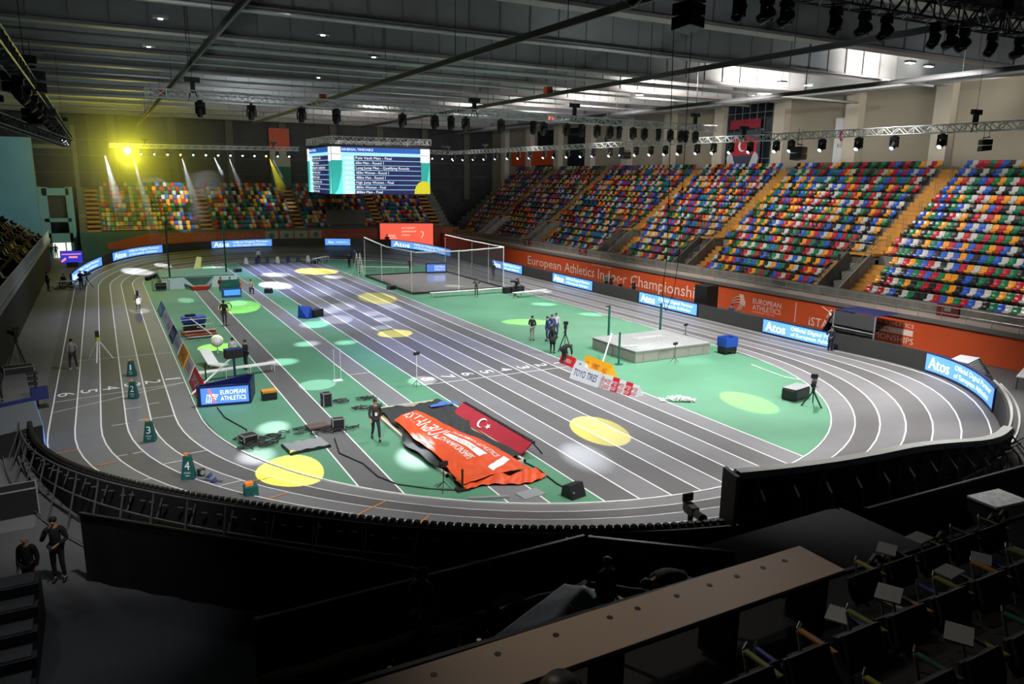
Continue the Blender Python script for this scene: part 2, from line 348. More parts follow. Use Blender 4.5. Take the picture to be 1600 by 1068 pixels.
struct(m.obj('roof_edge_beam', mat('edge_grey', (.30, .31, .31), .7, noise=.1, scale=.4)))
# ventilation ducts and pipes under the girders
def pipe(a, b, r, name, label, mt, cat='pipe', n=10):
    m = M(); m.cyl(a, b, r, n=n); return tag(m.obj(name, mt, smooth=True), label, cat)
PG = mat('pipe_grey', (.42, .42, .42), .5)
for i, (y, z) in enumerate(((11.2, 18.0), (12.1, 18.05))): pipe((-36, y, z), (47, y, z), .11, 'ceiling_pipe', ['pale pipe under the roof, nearer of the pair running to the right wall', 'pale pipe under the roof, farther of the pair running to the right wall'][i], PG)
for i, (y, z) in enumerate(((21.5, 18.3), (31, 18.3), (40, 18.3), (2.2, 18.4), (50, 18.4))): pipe((-36, y, z), (44, y, z), .09, 'ceiling_pipe', ['thin pipe below the roof above the middle of the infield', 'thin pipe below the roof just before the high white lights', 'thin pipe below the roof above the throwing cage', 'thin pipe below the roof nearest the camera', 'thin pipe below the roof above the hanging screens'][i], PG)
RAILM = mat('track_rail_grey', (.06, .06, .065), .5, .5)
for i, (x, z, y1) in enumerate(((-9.2, 17, 78), (2.8, 17, 62), (15.8, 17, 60), (29.5, 17, 70))):
    t = thing('ceiling_rail', ['dark suspended rail above the left side of the hall', 'dark suspended rail above the sprint lanes', 'dark suspended rail above the high jump side', 'dark suspended rail above the front of the coloured grandstand'][i], 'rail', (x, 0, z))
    m = M(); m.box((0, (y1-28)/2, 0), (.12, y1+28, .22)); m.box((0, (y1-28)/2, .13), (.26, y1+28, .04)); m.obj('rail', RAILM, t)
    for k in range(9): y = -20+11*k; M().cyl((0, y, .15), (0, y, 5.0), .02, n=5).obj('hanger', RAILM, t)
    m = M(); yy = (33, 29, 14, 36)[i]; m.box((0, yy, .35), (.5, .5, .5)); m.obj('motor', mat('motor_red', (.45, .05, .03), .5), t)
# ---------------------------------------------------------------- grandstand on the right: 15 rows
NR, X0, DX, Z0, DZ = 15, 36.5, .893, 2.53, .68
AIS = [(-14.3, -14.0), (2.7, 3.05), (20.2, 20.45), (33.4, 33.6), (51.9, 50.7), (66.2, 64.6)]      # upper centre, lower centre
YEND = 75.5
STC = mat('stand_concrete', (.17, .165, .15), .85, noise=.2, scale=1)
m = M()
for r in range(NR):
    x = X0-.55+DX*r; m.box((x+(XW-x)/2, 26, (Z0+DZ*r)/2+.9), (XW-x, 106, (Z0+DZ*r)-1.8))
struct(m.obj('stand_tiers', STC))
m = M(); m.box((35.1, 26, 2.45), (.35, 106, .95)); m.box((35.6, 26, 2.35), (1.2, 106, .3)); struct(m.obj('stand_front_wall', CONC))
m = M(); m.box((34.0, 22, 2.1), (2.3, 106, .2)); struct(m.obj('walkway_slab', mat('walkway_pink', (.50, .40, .35), .8, noise=.08, scale=1)))
m = M(); m.box((32.9, 22, 2.1), (.25, 106, .26)); m.box((33.05, 22, 1.0), (.15, 106, 2.0)); struct(m.obj('stand_fascia', mat('fascia_grey', (.13, .13, .125), .8)))
# orange banner along the foot of the stand
m = M(); m.box((32.93, 29, 1.0), (.06, 92, 2.0)); ban = tag(m.obj('wall_banner', ORANGE), 'long orange printed banner along the foot of the coloured grandstand', 'banner')
def onwall(y0, z0): return lambda x, y: (32.88, y0-x, z0+y)
m = M()
for s, y0, w_, h in (('European', 46.4, 7.9, 1.05), ('Athletics', 37.7, 6.1, 1.08), ('Indoor', 30.9, 5.2, 1.08), ('Championships', 25.1, 11.3, 1.1)):
    M().text(s, onwall(y0, .3), w_, h).obj('lettering', LETTER, ban)
M().text('2-5 March 2023', onwall(32.1, 1.62), 3.6, .2).obj('lettering', LETTER, ban)
M().text('EUROPEAN', onwall(8.4, .95), 3.0, .42).obj('lettering', LETTER, ban); M().text('ATHLETICS', onwall(8.4, .42), 3.0, .42).obj('lettering', LETTER, ban); M().text('YOUR SPORT FOR LIFE', onwall(8.4, .2), 2.4, .12).obj('lettering', LETTER, ban)
m.quad((32.88, 3.97, .1), (32.88, 3.9, .1), (32.88, 3.9, 1.65), (32.88, 3.97, 1.65))
M().text('iSTANBUL', onwall(2.6, .12), 4.2, .66).obj('lettering', LETTER, ban); M().text('2023', onwall(-.5, 1.15), 1.4, .4).obj('lettering', LETTER, ban)
M().text('EUROPEAN ATHLETICS', onwall(-1.4, 1.35), 4.5, .27).obj('lettering', LETTER, ban)
m.quad((32.88, -1.4, .80), (32.88, -5.9, .80), (32.88, -5.9, 1.2), (32.88, -1.4, 1.2))
M().text('CHAMPIONSHIPS', onwall(-1.2, .25), 4.8, .42).obj('lettering', LETTER, ban)
m.obj('divider', LETTER, ban)
m = M(); m.text('INDOOR', lambda x, y: (32.87, -1.6-x, .87+y), 2.6, .26); m.obj('lettering', ORANGE, ban)
m = M()     # swirl of five bands like a running figure
for k in range(4):
    pts = [(32.87, 10.1-k*.13-.35*sin(t*2.6), .1+1.4*t) for t in [i/10 for i in range(11)]]; m.tube(pts, .035, 4)
for k in range(3):
    pts = [(32.87, 10.7-1.5*t, .55+(.25+.1*k)*sin(pi*t)+.15*k) for t in [i/10 for i in range(11)]]; m.tube(pts, .03, 4)
# leaping figure above the city name
m.tube([(32.87, 1.0, .95), (32.87, .75, 1.3), (32.87, .5, 1.05), (32.87, .3, .7)], [.08, .13, .1, .04], 5); m.tube([(32.87, 1.5, 1.72), (32.87, .75, 1.38), (32.87, .0, 1.0)], .035, 4)
m.tube([(32.87, .6, .8), (32.87, -.3, .3)], .05, 4); m.ball((32.87, .7, 1.52), .09, 6, 4)
m.obj('emblem', LETTER, ban)
# steps in the aisles and openings
m = M()
for yu, yl in AIS:
    for r in range(NR):
        for h in (0, 1):
            x = X0-.55+DX*r+(h-.5)*.4465-.24; z = Z0+DZ*r-.34+h*.34
            if r >= 4: m.box((x+.24, yu, z-.28), (.452, 1.5, .62))
            else:
                for s in (-1, 1): m.box((x+.24, yl+s*1.75, z-.28), (.452, 1.15, .62))
struct(m.obj('stand_steps', OCHRE))
m = M(); v = M(); land = M()
for yu, yl in AIS:
    for s in (-1, 1): m.add([(35.2, yl+s*1.1, 2.2), (39.9, yl+s*1.1, 2.2), (39.9, yl+s*1.1, 5.4), (38.5, yl+s*1.1, 5.4), (35.2, yl+s*1.1, 3.0), (35.2, yl+s*.98, 2.2), (39.9, yl+s*.98, 2.2), (39.9, yl+s*.98, 5.4), (38.5, yl+s*.98, 5.4), (35.2, yl+s*.98, 3.0)],
        [(0, 1, 2, 3, 4), (9, 8, 7, 6, 5), (0, 4, 9, 5), (4, 3, 8, 9), (3, 2, 7, 8), (2, 1, 6, 7), (0, 5, 6, 1)])
    land.box((39.5, yl, 5.32), (1.7, 2.4, .16)); v.box((37.5, yl, 2.215), (4.6, 1.96, .03)); m.box((36.2, yl, 2.3), (2.2, 4.7, .2))
struct(m.obj('stair_openings', CONC)); struct(land.obj('landing_slab', OCHRE))
struct(v.obj('opening_floor', MATS['walkway_pink']))
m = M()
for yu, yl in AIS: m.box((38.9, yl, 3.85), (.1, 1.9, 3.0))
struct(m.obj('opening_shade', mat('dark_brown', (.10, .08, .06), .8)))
# handrails of each opening and aisle
RL = mat('rail_steel', (.42, .42, .40), .35, .7)
wh = ['behind the near end of the banner', 'above the dark blue tent', 'above the last letters of the banner', 'above the middle of the banner', 'above the throwing cage', 'at the far corner of the hall']
for i, (yu, yl) in enumerate(AIS):
    t = thing('stair_railing', 'grey tubular railing beside the orange stair opening '+wh[i], 'railing', (0, 0, 0), 0)
    for s in (-1, 1):
        m = M(); y = yl+s*1.1
        m.tube([(35.4, y, 3.2), (35.4, y, 3.9), (39.4, y, 6.5), (40.2, y, 6.5)], .025); m.tube([(35.4, y, 3.5), (39.4, y, 6.1)], .02)
        for k in range(5): m.cyl((35.4+k, y, 2.6+.66*k), (35.4+k, y, 3.9+.65*k), .02, n=5)
        m.obj('handrail', RL, t)
    m = M(); m.tube([(38.6, yl-1.1, 6.3), (38.6, yl+1.1, 6.3)], .025); m.obj('crossbar', RL, t)
    for s in (-1, 1):
        m = M()
        for r in range(5, NR, 2):
            x = X0-.55+DX*r; z = Z0+DZ*r
            m.tube([(x, yu+s*.62, z-.1), (x, yu+s*.62, z+.9), (x+.35, yu+s*.62, z+.95), (x+.35, yu+s*.62, z-.0)], .018, 5)
        m.obj('aisle_hoops', mat('hoop_steel', (.15, .15, .15), .4, .5), t)
# railing along the walkway
t = thing('walkway_railing', 'long steel railing along the pink walkway above the orange banner', 'railing')
m = M()
for z in (3.16, 2.7): m.tube([(33.0, -30, z), (33.0, YEND-3, z)], .028)
m.obj('rail', RL, t)
for k in range(66): y = -30+1.6*k; M().cyl((33.0, y, 2.2), (33.0, y, 3.16), .022, n=5).obj('post', RL, t)
m = M()
for i, y in enumerate((-6.9, 36.9, 50)):
    t = thing('hydrant_cabinet', ['dark red cabinet set in the grey wall below the nearest seats', 'dark red cabinet below the seats behind the middle of the banner', 'dark red cabinet below the seats nearest the far stairs'][i], 'cabinet', (34.9, y, 2.2))
    m = M(); m.box((0, 0, .42), (.3, 1.5, .84)); m.obj('body', mat('cabinet_red', (.16, .02, .02), .5), t)
    m = M(); m.box((-.16, 0, .5), (.02, .45, .25)); m.obj('sign_plate', GREY, t)

# ---------------------------------------------------------------- seats
SC = [('red', hexc('#b0182c')), ('blue', hexc('#2455b8')), ('yellow', hexc('#e0921f')), ('green', hexc('#0f7048')), ('white', hexc('#bdbbb7')), ('black', hexc('#1c1c1f'))]
SM = [mat('seat_'+n, c, .32, spec=.6) for n, c in SC]
def seat_faces():
    prof = [(.35, .20), (.42, .30), (.39, .37), (.22, .36), (.09, .40), (.02, .52), (-.03, .70), (-.07, .76)]
    V = []; F = []
    for lay, off in ((0, 0), (1, -.035)):
        for y, z in prof:
            for x, b in ((-.222, .02), (0, -.01), (.222, .02)):
                V.append((x*(.94 if z > .7 else 1), y+off*.8+b*(1 if z > .5 else 0)*1.0, z+off+b*(0 if z > .5 else 1)))
    n = len(prof)
    for j in range(n-1):
        for i in range(2):
            a = j*3+i; F.append((a, a+1, a+4, a+3)); b = a+3*n; F.append((b, b+3, b+4, b+1))
    for j in range(n-1):
        a = j*3; b = a+3*n; F.append((a, a+3, b+3, b)); a += 2; b += 2; F.append((a, b, b+3, a+3))
    a = (n-1)*3; F += [(a, a+1, a+1+3*n, a+3*n), (a+1, a+2, a+2+3*n, a+1+3*n), (0, 3*n, 3*n+1, 1), (1, 3*n+1, 3*n+2, 2)]
    V += [(-.05, .1, 0), (.05, .1, 0), (.05, .1, .4), (-.05, .1, .4)]; k = len(V)-4; F.append((k, k+1, k+2, k+3))
    return V, F
SV, SF = seat_faces()
def place(V, x, y, z, rz): c, s = cos(rz), sin(rz); return [(x+a*c-b*s, y+a*s+b*c, z+h) for a, b, h in V]
rs = random.Random(11)
def colour_run(prev):
    while 1:
        k = rs.randrange(6)
        if k != prev or rs.random() < .06: return k
slots = []      # (dist, x, y, z, rz, colour, row, number from the stairs, block)
pitch = .482
for bi in range(len(AIS)):
    a, b = AIS[bi], (AIS[bi+1] if bi+1 < len(AIS) else (YEND+.2, YEND+1.5))
    for r in range(NR):
        ya = a[1]+2.35 if r < 4 else a[0]+.8; yb = (b[1]-2.35 if r < 4 else b[0]-.8)
        if bi == len(AIS)-1: yb = 74.4+.3*r
        n = int((yb-ya)/pitch); prev = -1; off = (yb-ya-n*pitch)/2
        for k in range(n):
            prev = colour_run(prev); x = X0+DX*r; y = ya+off+pitch*(k+.5)
            slots.append(((x-CAM.x)**2+(y-CAM.y)**2, x, y, Z0+DZ*r, pi/2, prev, r, n-k, bi))
def in_frame(P):
    q = cam.matrix_world.inverted() @ Vector(P); return abs(q.x/-q.z*1166) < 806
base = [s for s in slots if s[8] == 0 and in_frame(s[1:4])]
base.sort(); near300 = set(id(s) for s in base[:300])
rowends = ['top', 'front']
seatmesh = []
for k in range(6):
    mm = M().add(SV, SF).obj('stadium_seat', SM[k]); seatmesh.append(mm.data); bpy.data.objects.remove(mm)
for s in slots:
    if id(s) not in near300: continue
    o = bpy.data.objects.new('stadium_seat', seatmesh[s[5]]); COL.objects.link(o); o.location = s[1:4]; o.rotation_euler = (0, 0, pi/2)
    tag(o, '%s plastic seat, %s row up, %s right of the stairs, nearest coloured block' % (SC[s[5]][0], ORD[s[6]], ORD[s[7]-1]), 'seat', 'coloured seats of the nearest stand block')
m = M()
for s in slots:
    if id(s) in near300 or (s[8] == 0 and not in_frame(s[1:4]) and s[2] < -9): continue
    m.add(place(SV, s[1], s[2], s[3], pi/2), SF, s[5])
tag(m.obj('stadium_seats', SM), 'thousands of red blue yellow green white and black seats filling the right grandstand', 'seats', kind='stuff')
# ---------------------------------------------------------------- end stand: 12 rows
EY, EDY, EZ, EDZ, ER = 75.6, .8, 3.35, .56, 11
m = M()
for r in range(ER): y = EY-.5+EDY*r; m.box((9, (y+92)/2, (EZ+EDZ*r)/2), (52, 92-y, EZ+EDZ*r))
struct(m.obj('end_stand_tiers', STC))
m = M(); m.box((9, 74.7, 1.75), (52, .5, 3.5)); struct(m.obj('end_stand_front', mat('end_front_green', (.05, .12, .12), .8)))
m = M(); ex = [(-16.1, -14.6), (-2.4, -.9), (10.3, 11.7), (22.6, 24.0), (31.8, 33.3)]
for a, b in ex:
    for r in range(ER):
        for h in (0, 1): m.box(((a+b)/2, EY-.5+EDY*(r+h/2)-.15, EZ+EDZ*r-.38+h*.28), (b-a, .5, .24))
    m.box(((a+b)/2, 74.75, 3.4), (b-a, .4, .5))
struct(m.obj('end_stand_steps', OCHRE))
m = M()
for (a, b), (c, d) in zip(ex, ex[1:]):
    n = int((c-b-.1)/.515)
    for r in range(ER):
        prev = -1
        for k in range(n):
            prev = colour_run(prev)
            if 11 < b < 13 and r < 4 and 6 < k < 17: continue
            m.add(place(SV, b+.3+(c-b-.6)*(k+.5)/n, EY+EDY*r+.15, EZ+EDZ*r, pi), SF, prev)
tag(m.obj('stadium_seats', SM), 'dim multicoloured seats of the stand across the far end', 'seats', kind='stuff')
m = M(); m.box((18, 75.6, 4.9), (6, .2, 2.2)); struct(m.obj('end_stand_box', mat('dim_grey', (.12, .12, .12), .8)))
# banner under the end stand
t = thing('wall_banner', 'faded orange nature banner under the far end seats', 'banner', (0, 74.4, 0))
m = M(); m.add([(-14, 0, 1.3), (36, 0, 0), (36, 0, 3.2), (-9, 0, 3.2), (-14, 0, 2.0), (-14, -.04, 1.3), (36, -.04, 0), (36, -.04, 3.2), (-9, -.04, 3.2), (-14, -.04, 2.0)], [(4, 3, 2, 1, 0), (5, 6, 7, 8, 9), (0, 1, 6, 5), (2, 3, 8, 7), (3, 4, 9, 8)]); m.obj('sheet', mat('faded_orange', hexc('#b04e34'), .7, noise=.08, scale=.5), t)
f = lambda x, y: (x, -.06, y)
for s_, w_, h_, x_, y_ in (('PROTECT NATURE | DO\u011eAYI KORU', 13.2, .72, -7.6, 2.05), ('ISTANBUL', 7, .5, -7.6, 1.25), ('European Athletics', 5, .4, 15.5, 2.2), ('iSTANBUL 2023', 4.5, .5, 21.5, 2.2)): M().text(s_, f, w_, h_, x0=x_, y0=y_).obj('lettering', mat('dim_letter', hexc('#a08a80'), .7), t)
for k in range(4):
    m = M(); m.box((6.7+2.1*k, -.07, 2.45), (1.8, .04, 1.3)); pl = m.obj('icon_panel', mat('pale_panel', (.38, .37, .33), .7), t)
    m = M(); m.cyl((6.7+2.1*k, -.10, 2.5), (6.7+2.1*k, -.13, 2.5), (.42, .38, .32, .4)[k], n=(14, 6, 5, 12)[k]); m.obj('icon', mat('icon_green', (.05, .2, .17), .6), pl)
# hanging banners on the upper walls
t = thing('hanging_banner', 'long white banner with red crescent hanging between cream columns', 'banner', (50.4, 14.9, 14.9))
m = M(); m.box((0, 0, 0), (.04, 2.3, 4.4)); m.obj('sheet', mat('banner_white', (.62, .62, .64), .7), t)
def crescent(m, c, r, fn, dx=.28, k=.8):
    n = 20; V = []; 
    for i in range(n+1):
        a = radians(35)+radians(290)*i/n; V.append(fn(c[0]+r*cos(a), c[1]+r*sin(a)))
    for i in range(n+1):
        a = radians(35)+radians(290)*i/n; b = pi+(a-pi)*1.13; V.append(fn(c[0]+r*dx+r*k*cos(b), c[1]+r*k*sin(b)))
    m.add(V, [(i, i+1, n+2+i, n+1+i) for i in range(n)])
RED = mat('flag_red', (.38, .012, .03), .7, noise=.1, scale=1.5)
m = M(); crescent(m, (0, .5), .62, lambda a, b: (-.04, -a, b)); m.obj('crescent', RED, t)
m = M(); m.text('KIZILAY', lambda a, b: (-.04, .7-a, -.6+b), 1.4, .32); m.text('TURK', lambda a, b: (-.04, .4-a, -.25+b), .7, .16); m.obj('lettering', DARK, t)
t = thing('hanging_banner', 'red flag banner with white crescent held up by printed hands', 'banner', (50.3, 28.1, 15.0))
m = M(); m.box((0, 0, -.6), (.04, 5, 3.9)); m.obj('sheet', mat('banner_dark', (.03, .04, .07), .7), t)
m = M(); m.add([(-.05, 2.1, .5), (-.05, 1.3, .75), (-.05, .3, .55), (-.05, -.8, .8), (-.05, -2.2, .55), (-.05, -2.0, -.9), (-.05, -.9, -1.3), (-.05, 0, -1.15), (-.05, .9, -1.35), (-.05, 2.0, -1.0)], [(0, 1, 2, 3, 4, 5, 6, 7, 8, 9)]); m.obj('printed_flag', RED, t)
m = M(); crescent(m, (-.1, -.2), .62, lambda a, b: (-.07, -a, b))
V = [(-.07, -(.75+.3*(.45 if i % 2 else 1)*cos(2*pi*i/10)), -.2+.3*(.45 if i % 2 else 1)*sin(2*pi*i/10)) for i in range(10)]; m.add(V, [tuple(range(10))]); m.obj('crescent_and_star', WHITE, t)
for s in (-1, 1):
    m = M()
    for k in range(4): m.tube([(-.08, s*(1.2+.3*k), -2.4), (-.08, s*(1.7+.2*k), -1.2-.1*k), (-.08, s*(1.9+.12*k), -.85-.1*k)], [.13, .1, .05], 5)
    m.obj('printed_arm', mat('print_pale', (.5, .5, .52), .7), t)
t = thing('hanging_banner', 'red strip banner on the wall above the flag with printed hands', 'banner', (50.45, 28.2, 17.2)); m = M(); m.box((0, 0, 0), (.04, 4.6, 1.0)); m.obj('sheet', mat('banner_maroon', (.25, .01, .03), .7), t)
t = thing('hanging_banner', 'wide orange banner high on the right wall above dim seats', 'banner', (50.3, 76, 14.2)); m = M(); m.box((0, 0, 0), (.04, 14, 2.3)); m.obj('sheet', ORANGE, t)
t = thing('hanging_banner', 'tall orange and green banner hanging left of the video screens', 'banner', (12.0, 91.3, 13.9))
m = M(); m.box((0, 0, 2.6), (3.2, .04, 3.6)); m.obj('top_panel', ORANGE, t); m = M(); m.box((0, 0, -.4), (3.2, .04, 2.4)); m.obj('pale_panel', MATS['pale_panel'], t); m = M(); m.box((0, 0, -3.2), (3.2, .04, 3.2)); m.obj('bottom_panel', mat('banner_green', (.03, .16, .12), .7), t)
# tower and left side of the hall
PB = mat('pale_blue_wall', (.13, .30, .45), .8, noise=.1, scale=.3)
m = M(); m.box((-27.2, 71, 7.4), (12.6, 2, 15)); struct(m.obj('wall_left_tower', PB))
m = M()
for x in (-20.75, -17.8): m.box((x, 78, 4.5), (1.0 if x < -20 else .8, .8, 9.2))
for z, h in ((8.5, .9), (4.9, .45), (2.6, 1.2)): m.box((-19.3, 78, z), (3, .8, h))
struct(m.obj('stair_tower', mat('tower_pale', (.20, .42, .58), .8)))
m = M(); m.box((-19.3, 78.6, 6.2), (3, .1, 3)); struct(m.obj('trim_3', DKW))
m = M(); m.box((-16.7, 80, 11.5), (.5, .5, 11)); m.box((-20.5, 80, 14.2), (8, .5, .5)); struct(m.obj('trim_4', mat('steel_grey', (.15, .15, .14), .7)))
t = struct(bpy.data.objects.new('door_1', None)); COL.objects.link(t)
m = M(); m.box((-20.2, 78.5, .95), (4.4, .1, 2.1)); m.obj('bright_opening', mat('daylit_room', (1, .98, .92), .8, emit=.9), t)
m = M()
for x in (-22.4, -20.9, -18.8, -17.9): m.box((x, 78.35, 1), (.12, .1, 2.1))
m.obj('door_frame', mat('frame_grey', (.15, .16, .17), .5), t)
t = thing('curtain', 'pale pleated curtain hanging beside the bright doorway at the far left', 'curtain', (-15.6, 76.5, 0))
m = M(); m.sheet(lambda a, b: (-1.1+2.0*a, .12*sin(a*34), .2+3.4*b), 48, 2); m.obj('fabric', mat('curtain_cloth', (.42, .36, .28), .9), t, smooth=True)
m = M(); m.cyl((-1.2, 0, 3.65), (1.0, 0, 3.65), .05); m.obj('curtain_rod', STEEL, t)
# left stand with dark rows behind a white railing
m = M()
for r in range(9): m.box((-20.6-.8*r-8, 36, (3.2+.5*r)/2), (17, 62, 3.2+.5*r))
struct(m.obj('left_stand_tiers', mat('shaded_concrete', (.012, .012, .014), .9)))  # near-black colour paints in the shade of the open underside
m = M(); m.box((-19.95, 36, 3.25), (.15, 62, .3)); struct(m.obj('left_stand_fascia', mat('fascia_pale', (.35, .36, .37), .7)))
m = M()
for r in range(8):
    for k in range(110):
        if k % 28 > 25: continue
        V = place(SV, -20.9-.8*r, 6+.55*k, 3.35+.5*r, -pi/2); m.add(V, SF, 4 if rs.random() < .12 else (0 if rs.random() < .12 else 1))
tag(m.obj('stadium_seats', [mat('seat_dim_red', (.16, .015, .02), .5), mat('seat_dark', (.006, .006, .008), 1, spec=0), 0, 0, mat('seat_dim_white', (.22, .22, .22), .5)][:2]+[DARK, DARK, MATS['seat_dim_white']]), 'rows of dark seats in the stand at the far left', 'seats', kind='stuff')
t = thing('stand_railing', 'pale upright-barred railing along the front of the left stand', 'railing')
m = M(); m.tube([(-19.95, 6, 4.4), (-19.95, 66, 4.4)], .03); m.tube([(-19.95, 6, 3.5), (-19.95, 66, 3.5)], .02); m.obj('rail', STEEL, t)
m = M()
for k in range(134): m.cyl((-19.95, 6+.45*k, 3.4), (-19.95, 6+.45*k, 4.4), .022, n=4, cap=False)
m.obj('bars', mat('bar_white', (.6, .62, .64), .5), t)['kind'] = 'stuff'
# ---------------------------------------------------------------- LED perimeter boards and plain barriers
LEDB = mat('led_blue', hexc('#5f9bee'), .5, emit=1.15); LEDW = mat('led_white', (1, 1, 1), .5, emit=1.15); BAR = mat('barrier_grey', (.035, .036, .036), .7)
def ringpath(kind, a, b, d=6.32):
    """returns fn(s in metres along the board from its left end as read from the track, z) -> point, and length"""
    def P(t):
        if kind == 'N': return near(radians(t), d)
        if kind == 'F': return far(radians(t), d)
        if kind == 'R': return (CX+TA+d, t, 0)
        return (CX-TA-d, t, 0)
    n = 40; pts = [P(a+(b-a)*i/n) for i in range(n+1)]; cum = [0]
    for p, q in zip(pts, pts[1:]): cum.append(cum[-1]+math.dist(p, q))
    L = cum[-1]
    def fn(s, z, off=0):
        s = min(max(s, 0), L-1e-6); i = 0
        while cum[i+1] < s: i += 1
        k = (s-cum[i])/(cum[i+1]-cum[i]); p, q = pts[i], pts[i+1]
        x, y, h = [u+(v-u)*k for u, v in zip(p, q)]
        dx, dy = q[0]-p[0], q[1]-p[1]; l = sqrt(dx*dx+dy*dy); nx, ny = -dy/l, dx/l     # left of travel direction
        return (x-nx*off, y-ny*off, h+z)
    return fn, L
def led(kind, a, b, label, words=True):
    """board whose text reads from a to b"""
    fn, L = ringpath(kind, a, b); n = max(2, int(L*2))
    t = thing('led_board', label, 'advertising board', (0, 0, 0), 0)
    m = M()
    for z0, z1, o0, o1 in ((.0, 1.1, 0, 0), (1.1, 1.1, 0, -.16), (1.1, 0, -.16, -.16)):
        m.sheet(lambda u, v: fn(u*L, z0+(z1-z0)*v, o0+(o1-o0)*v), n, 1)
    for s in (0, L): m.add([fn(s, 0, 0), fn(s, 1.1, 0), fn(s, 1.1, -.16), fn(s, 0, -.16)], [(0, 1, 2, 3)])
    m.obj('casing', mat('casing_blue', (.01, .02, .10), .5), t)
    m = M(); m.sheet(lambda u, v: fn(.04+u*(L-.08), .14+.9*v, .02), n, 1); m.obj('screen', LEDB, t)
    m = M(); f = lambda x, y: fn(x, y, .035)
    if words:
        m.text('Atos', f, L*.25, .64, x0=L*.04, y0=.28); m.text('Atos', f, L*.25, .64, x0=L*.04+.04, y0=.28); m.obj('lettering', LEDW, t)
        M().text('Official Digital Partner', f, L*.58, .26, x0=L*.36, y0=.67).obj('lettering', LEDW, t); M().text('of European Athletics', f, L*.54, .26, x0=L*.36, y0=.28).obj('lettering', LEDW, t)
    else:
        M().text('Atos', f, L*.22, .36, x0=L*.12, y0=.42).obj('lettering', LEDW, t); M().text('Official Digital Partner', f, L*.48, .16, x0=L*.42, y0=.5).obj('lettering', LEDW, t)
    return t
led('R', 2.3, -4.9, 'bright blue advertising board right of centre, below the orange city banner')
led('R', 16.9, 9.3, 'bright blue advertising board below the black loudspeaker cabinet')
led('R', 31.8, 24.3, 'bright blue advertising board below the start of the orange banner lettering')
led('R', 46, 38.5, 'bright blue advertising board just right of the throwing cage')
led('N', 31.4, 53.0, 'curved blue advertising board on the banked bend at the right edge')
led('F', 46, 21.1, 'curved blue advertising board seen behind the throwing cage net')
led('F', 69.7, 60.8, 'short blue advertising board on the far bend left of the orange screen', False)
led('F', 107.6, 87.4, 'blue advertising board in the middle of the far bend behind the blocks')
led('F', 145.2, 124.7, 'blue advertising board on the left half of the far bend')
led('F', 174.7, 150.6, 'strongly curved blue advertising board where the far bend meets the left side')
def barrier(kind, a, b, label, h=1.1, d=6.36):
    fn, L = ringpath(kind, a, b, d); n = max(2, int(L)); m = M()
    for z0, z1, o0, o1 in ((.0, h, 0, 0), (h, h, 0, -.1), (h, 0, -.1, -.1)): m.sheet(lambda u, v: fn(u*L, z0+(z1-z0)*v, o0+(o1-o0)*v), n, 1)
    return tag(m.obj('track_barrier', BAR), label, 'barrier')
barrier('R', 9.2, 2.4, 'dark grey barrier between the two big blue boards on the right')
barrier('R', 24.2, 17, 'dark grey barrier below the middle of the orange banner with spectators leaning')
barrier('R', 38.4, 31.9, 'dark grey barrier below the first word of the orange banner'); barrier('R', 47, 46.1, 'short dark grey barrier right behind the throwing cage')
barrier('N', 9, 31.2, 'dark grey curved barrier beyond the man in blue, before the curved board')
barrier('N', 53.2, 70, 'dark curved barrier past the curved blue board at the right edge')
barrier('F', 21, 0, 'dark grey barrier behind the right part of the cage'); barrier('F', 60.6, 46.2, 'dark grey barrier under the orange screen')
barrier('F', 87.2, 69.9, 'dark grey barrier in the middle of the far bend between two blue boards'); barrier('F', 124.5, 107.8, 'dark grey barrier on the far bend behind the tall green posts')
barrier('F', 150.4, 145.4, 'short dark grey barrier between the two leftmost curved boards')
# white double rim where the low barrier turns round the right edge
fn, L = ringpath('N', 50, 84, 6.5); m = M()
m.tube([fn(L*i/30, 1.14, -.02) for i in range(31)], .06, 6); m.tube([fn(L*i/30, 1.0, -.28) for i in range(31)], .05, 6)
tag(m.obj('padded_barrier', mat('rim_white', (.62, .62, .6), .5)), 'white padded double rim of the barrier turning at the right edge', 'barrier')
# tall screen wall at the near right, seen from behind
def hgt(th): return 2.45 if th > 92 else 2.45-.95*sm((92-th)/20)
THS = [72+(104.6-72)*i/40 for i in range(41)]
t = thing('screen_wall', 'tall black screen wall with pale top edge, seen from behind at the lower right', 'screen wall')
m = M()
for off in (6.45, 6.75):
    V = []
    for th in THS: x, y, z = near(radians(th), off); V += [(x, y, z+.35), (x, y, z+hgt(th))]
    m.add(V, [(2*i, 2*i+1, 2*i+3, 2*i+2) for i in range(40)])
for th in (THS[0], THS[-1]):
    a = near(radians(th), 6.45); b = near(radians(th), 6.75); m.add([(a[0], a[1], a[2]+.35), (b[0], b[1], b[2]+.35), (b[0], b[1], b[2]+hgt(th)), (a[0], a[1], a[2]+hgt(th))], [(0, 1, 2, 3)])
m.obj('panels', mat('panel_black', (.008, .009, .014), .6), t)
m = M(); V = []
for th in THS:
    for off, dz in ((6.4, -.02), (6.48, .09), (6.76, .09), (6.83, -.06)): x, y, z = near(radians(th), off); V.append((x, y, z+hgt(th)+dz))
m.add(V, [(4*i+j, 4*i+j+1, 4*i+5+j, 4*i+4+j) for i in range(40) for j in range(3)]); m.obj('top_cap', mat('cap_white', (.6, .6, .58), .5), t)
m = M()
a = near(radians(104.8), 6.2); b = near(radians(104.8), 6.9)
m.prism([(a[0], a[1]), (b[0], b[1]), (b[0]-.12, b[1]), (a[0]-.12, a[1])], a[2]-.9, a[2]+2.5); m.obj('end_cover', mat('cover_grey', (.13, .14, .15), .8), t)
FR = mat('frame_dim', (.16, .16, .165), .5, .5)
m = M()
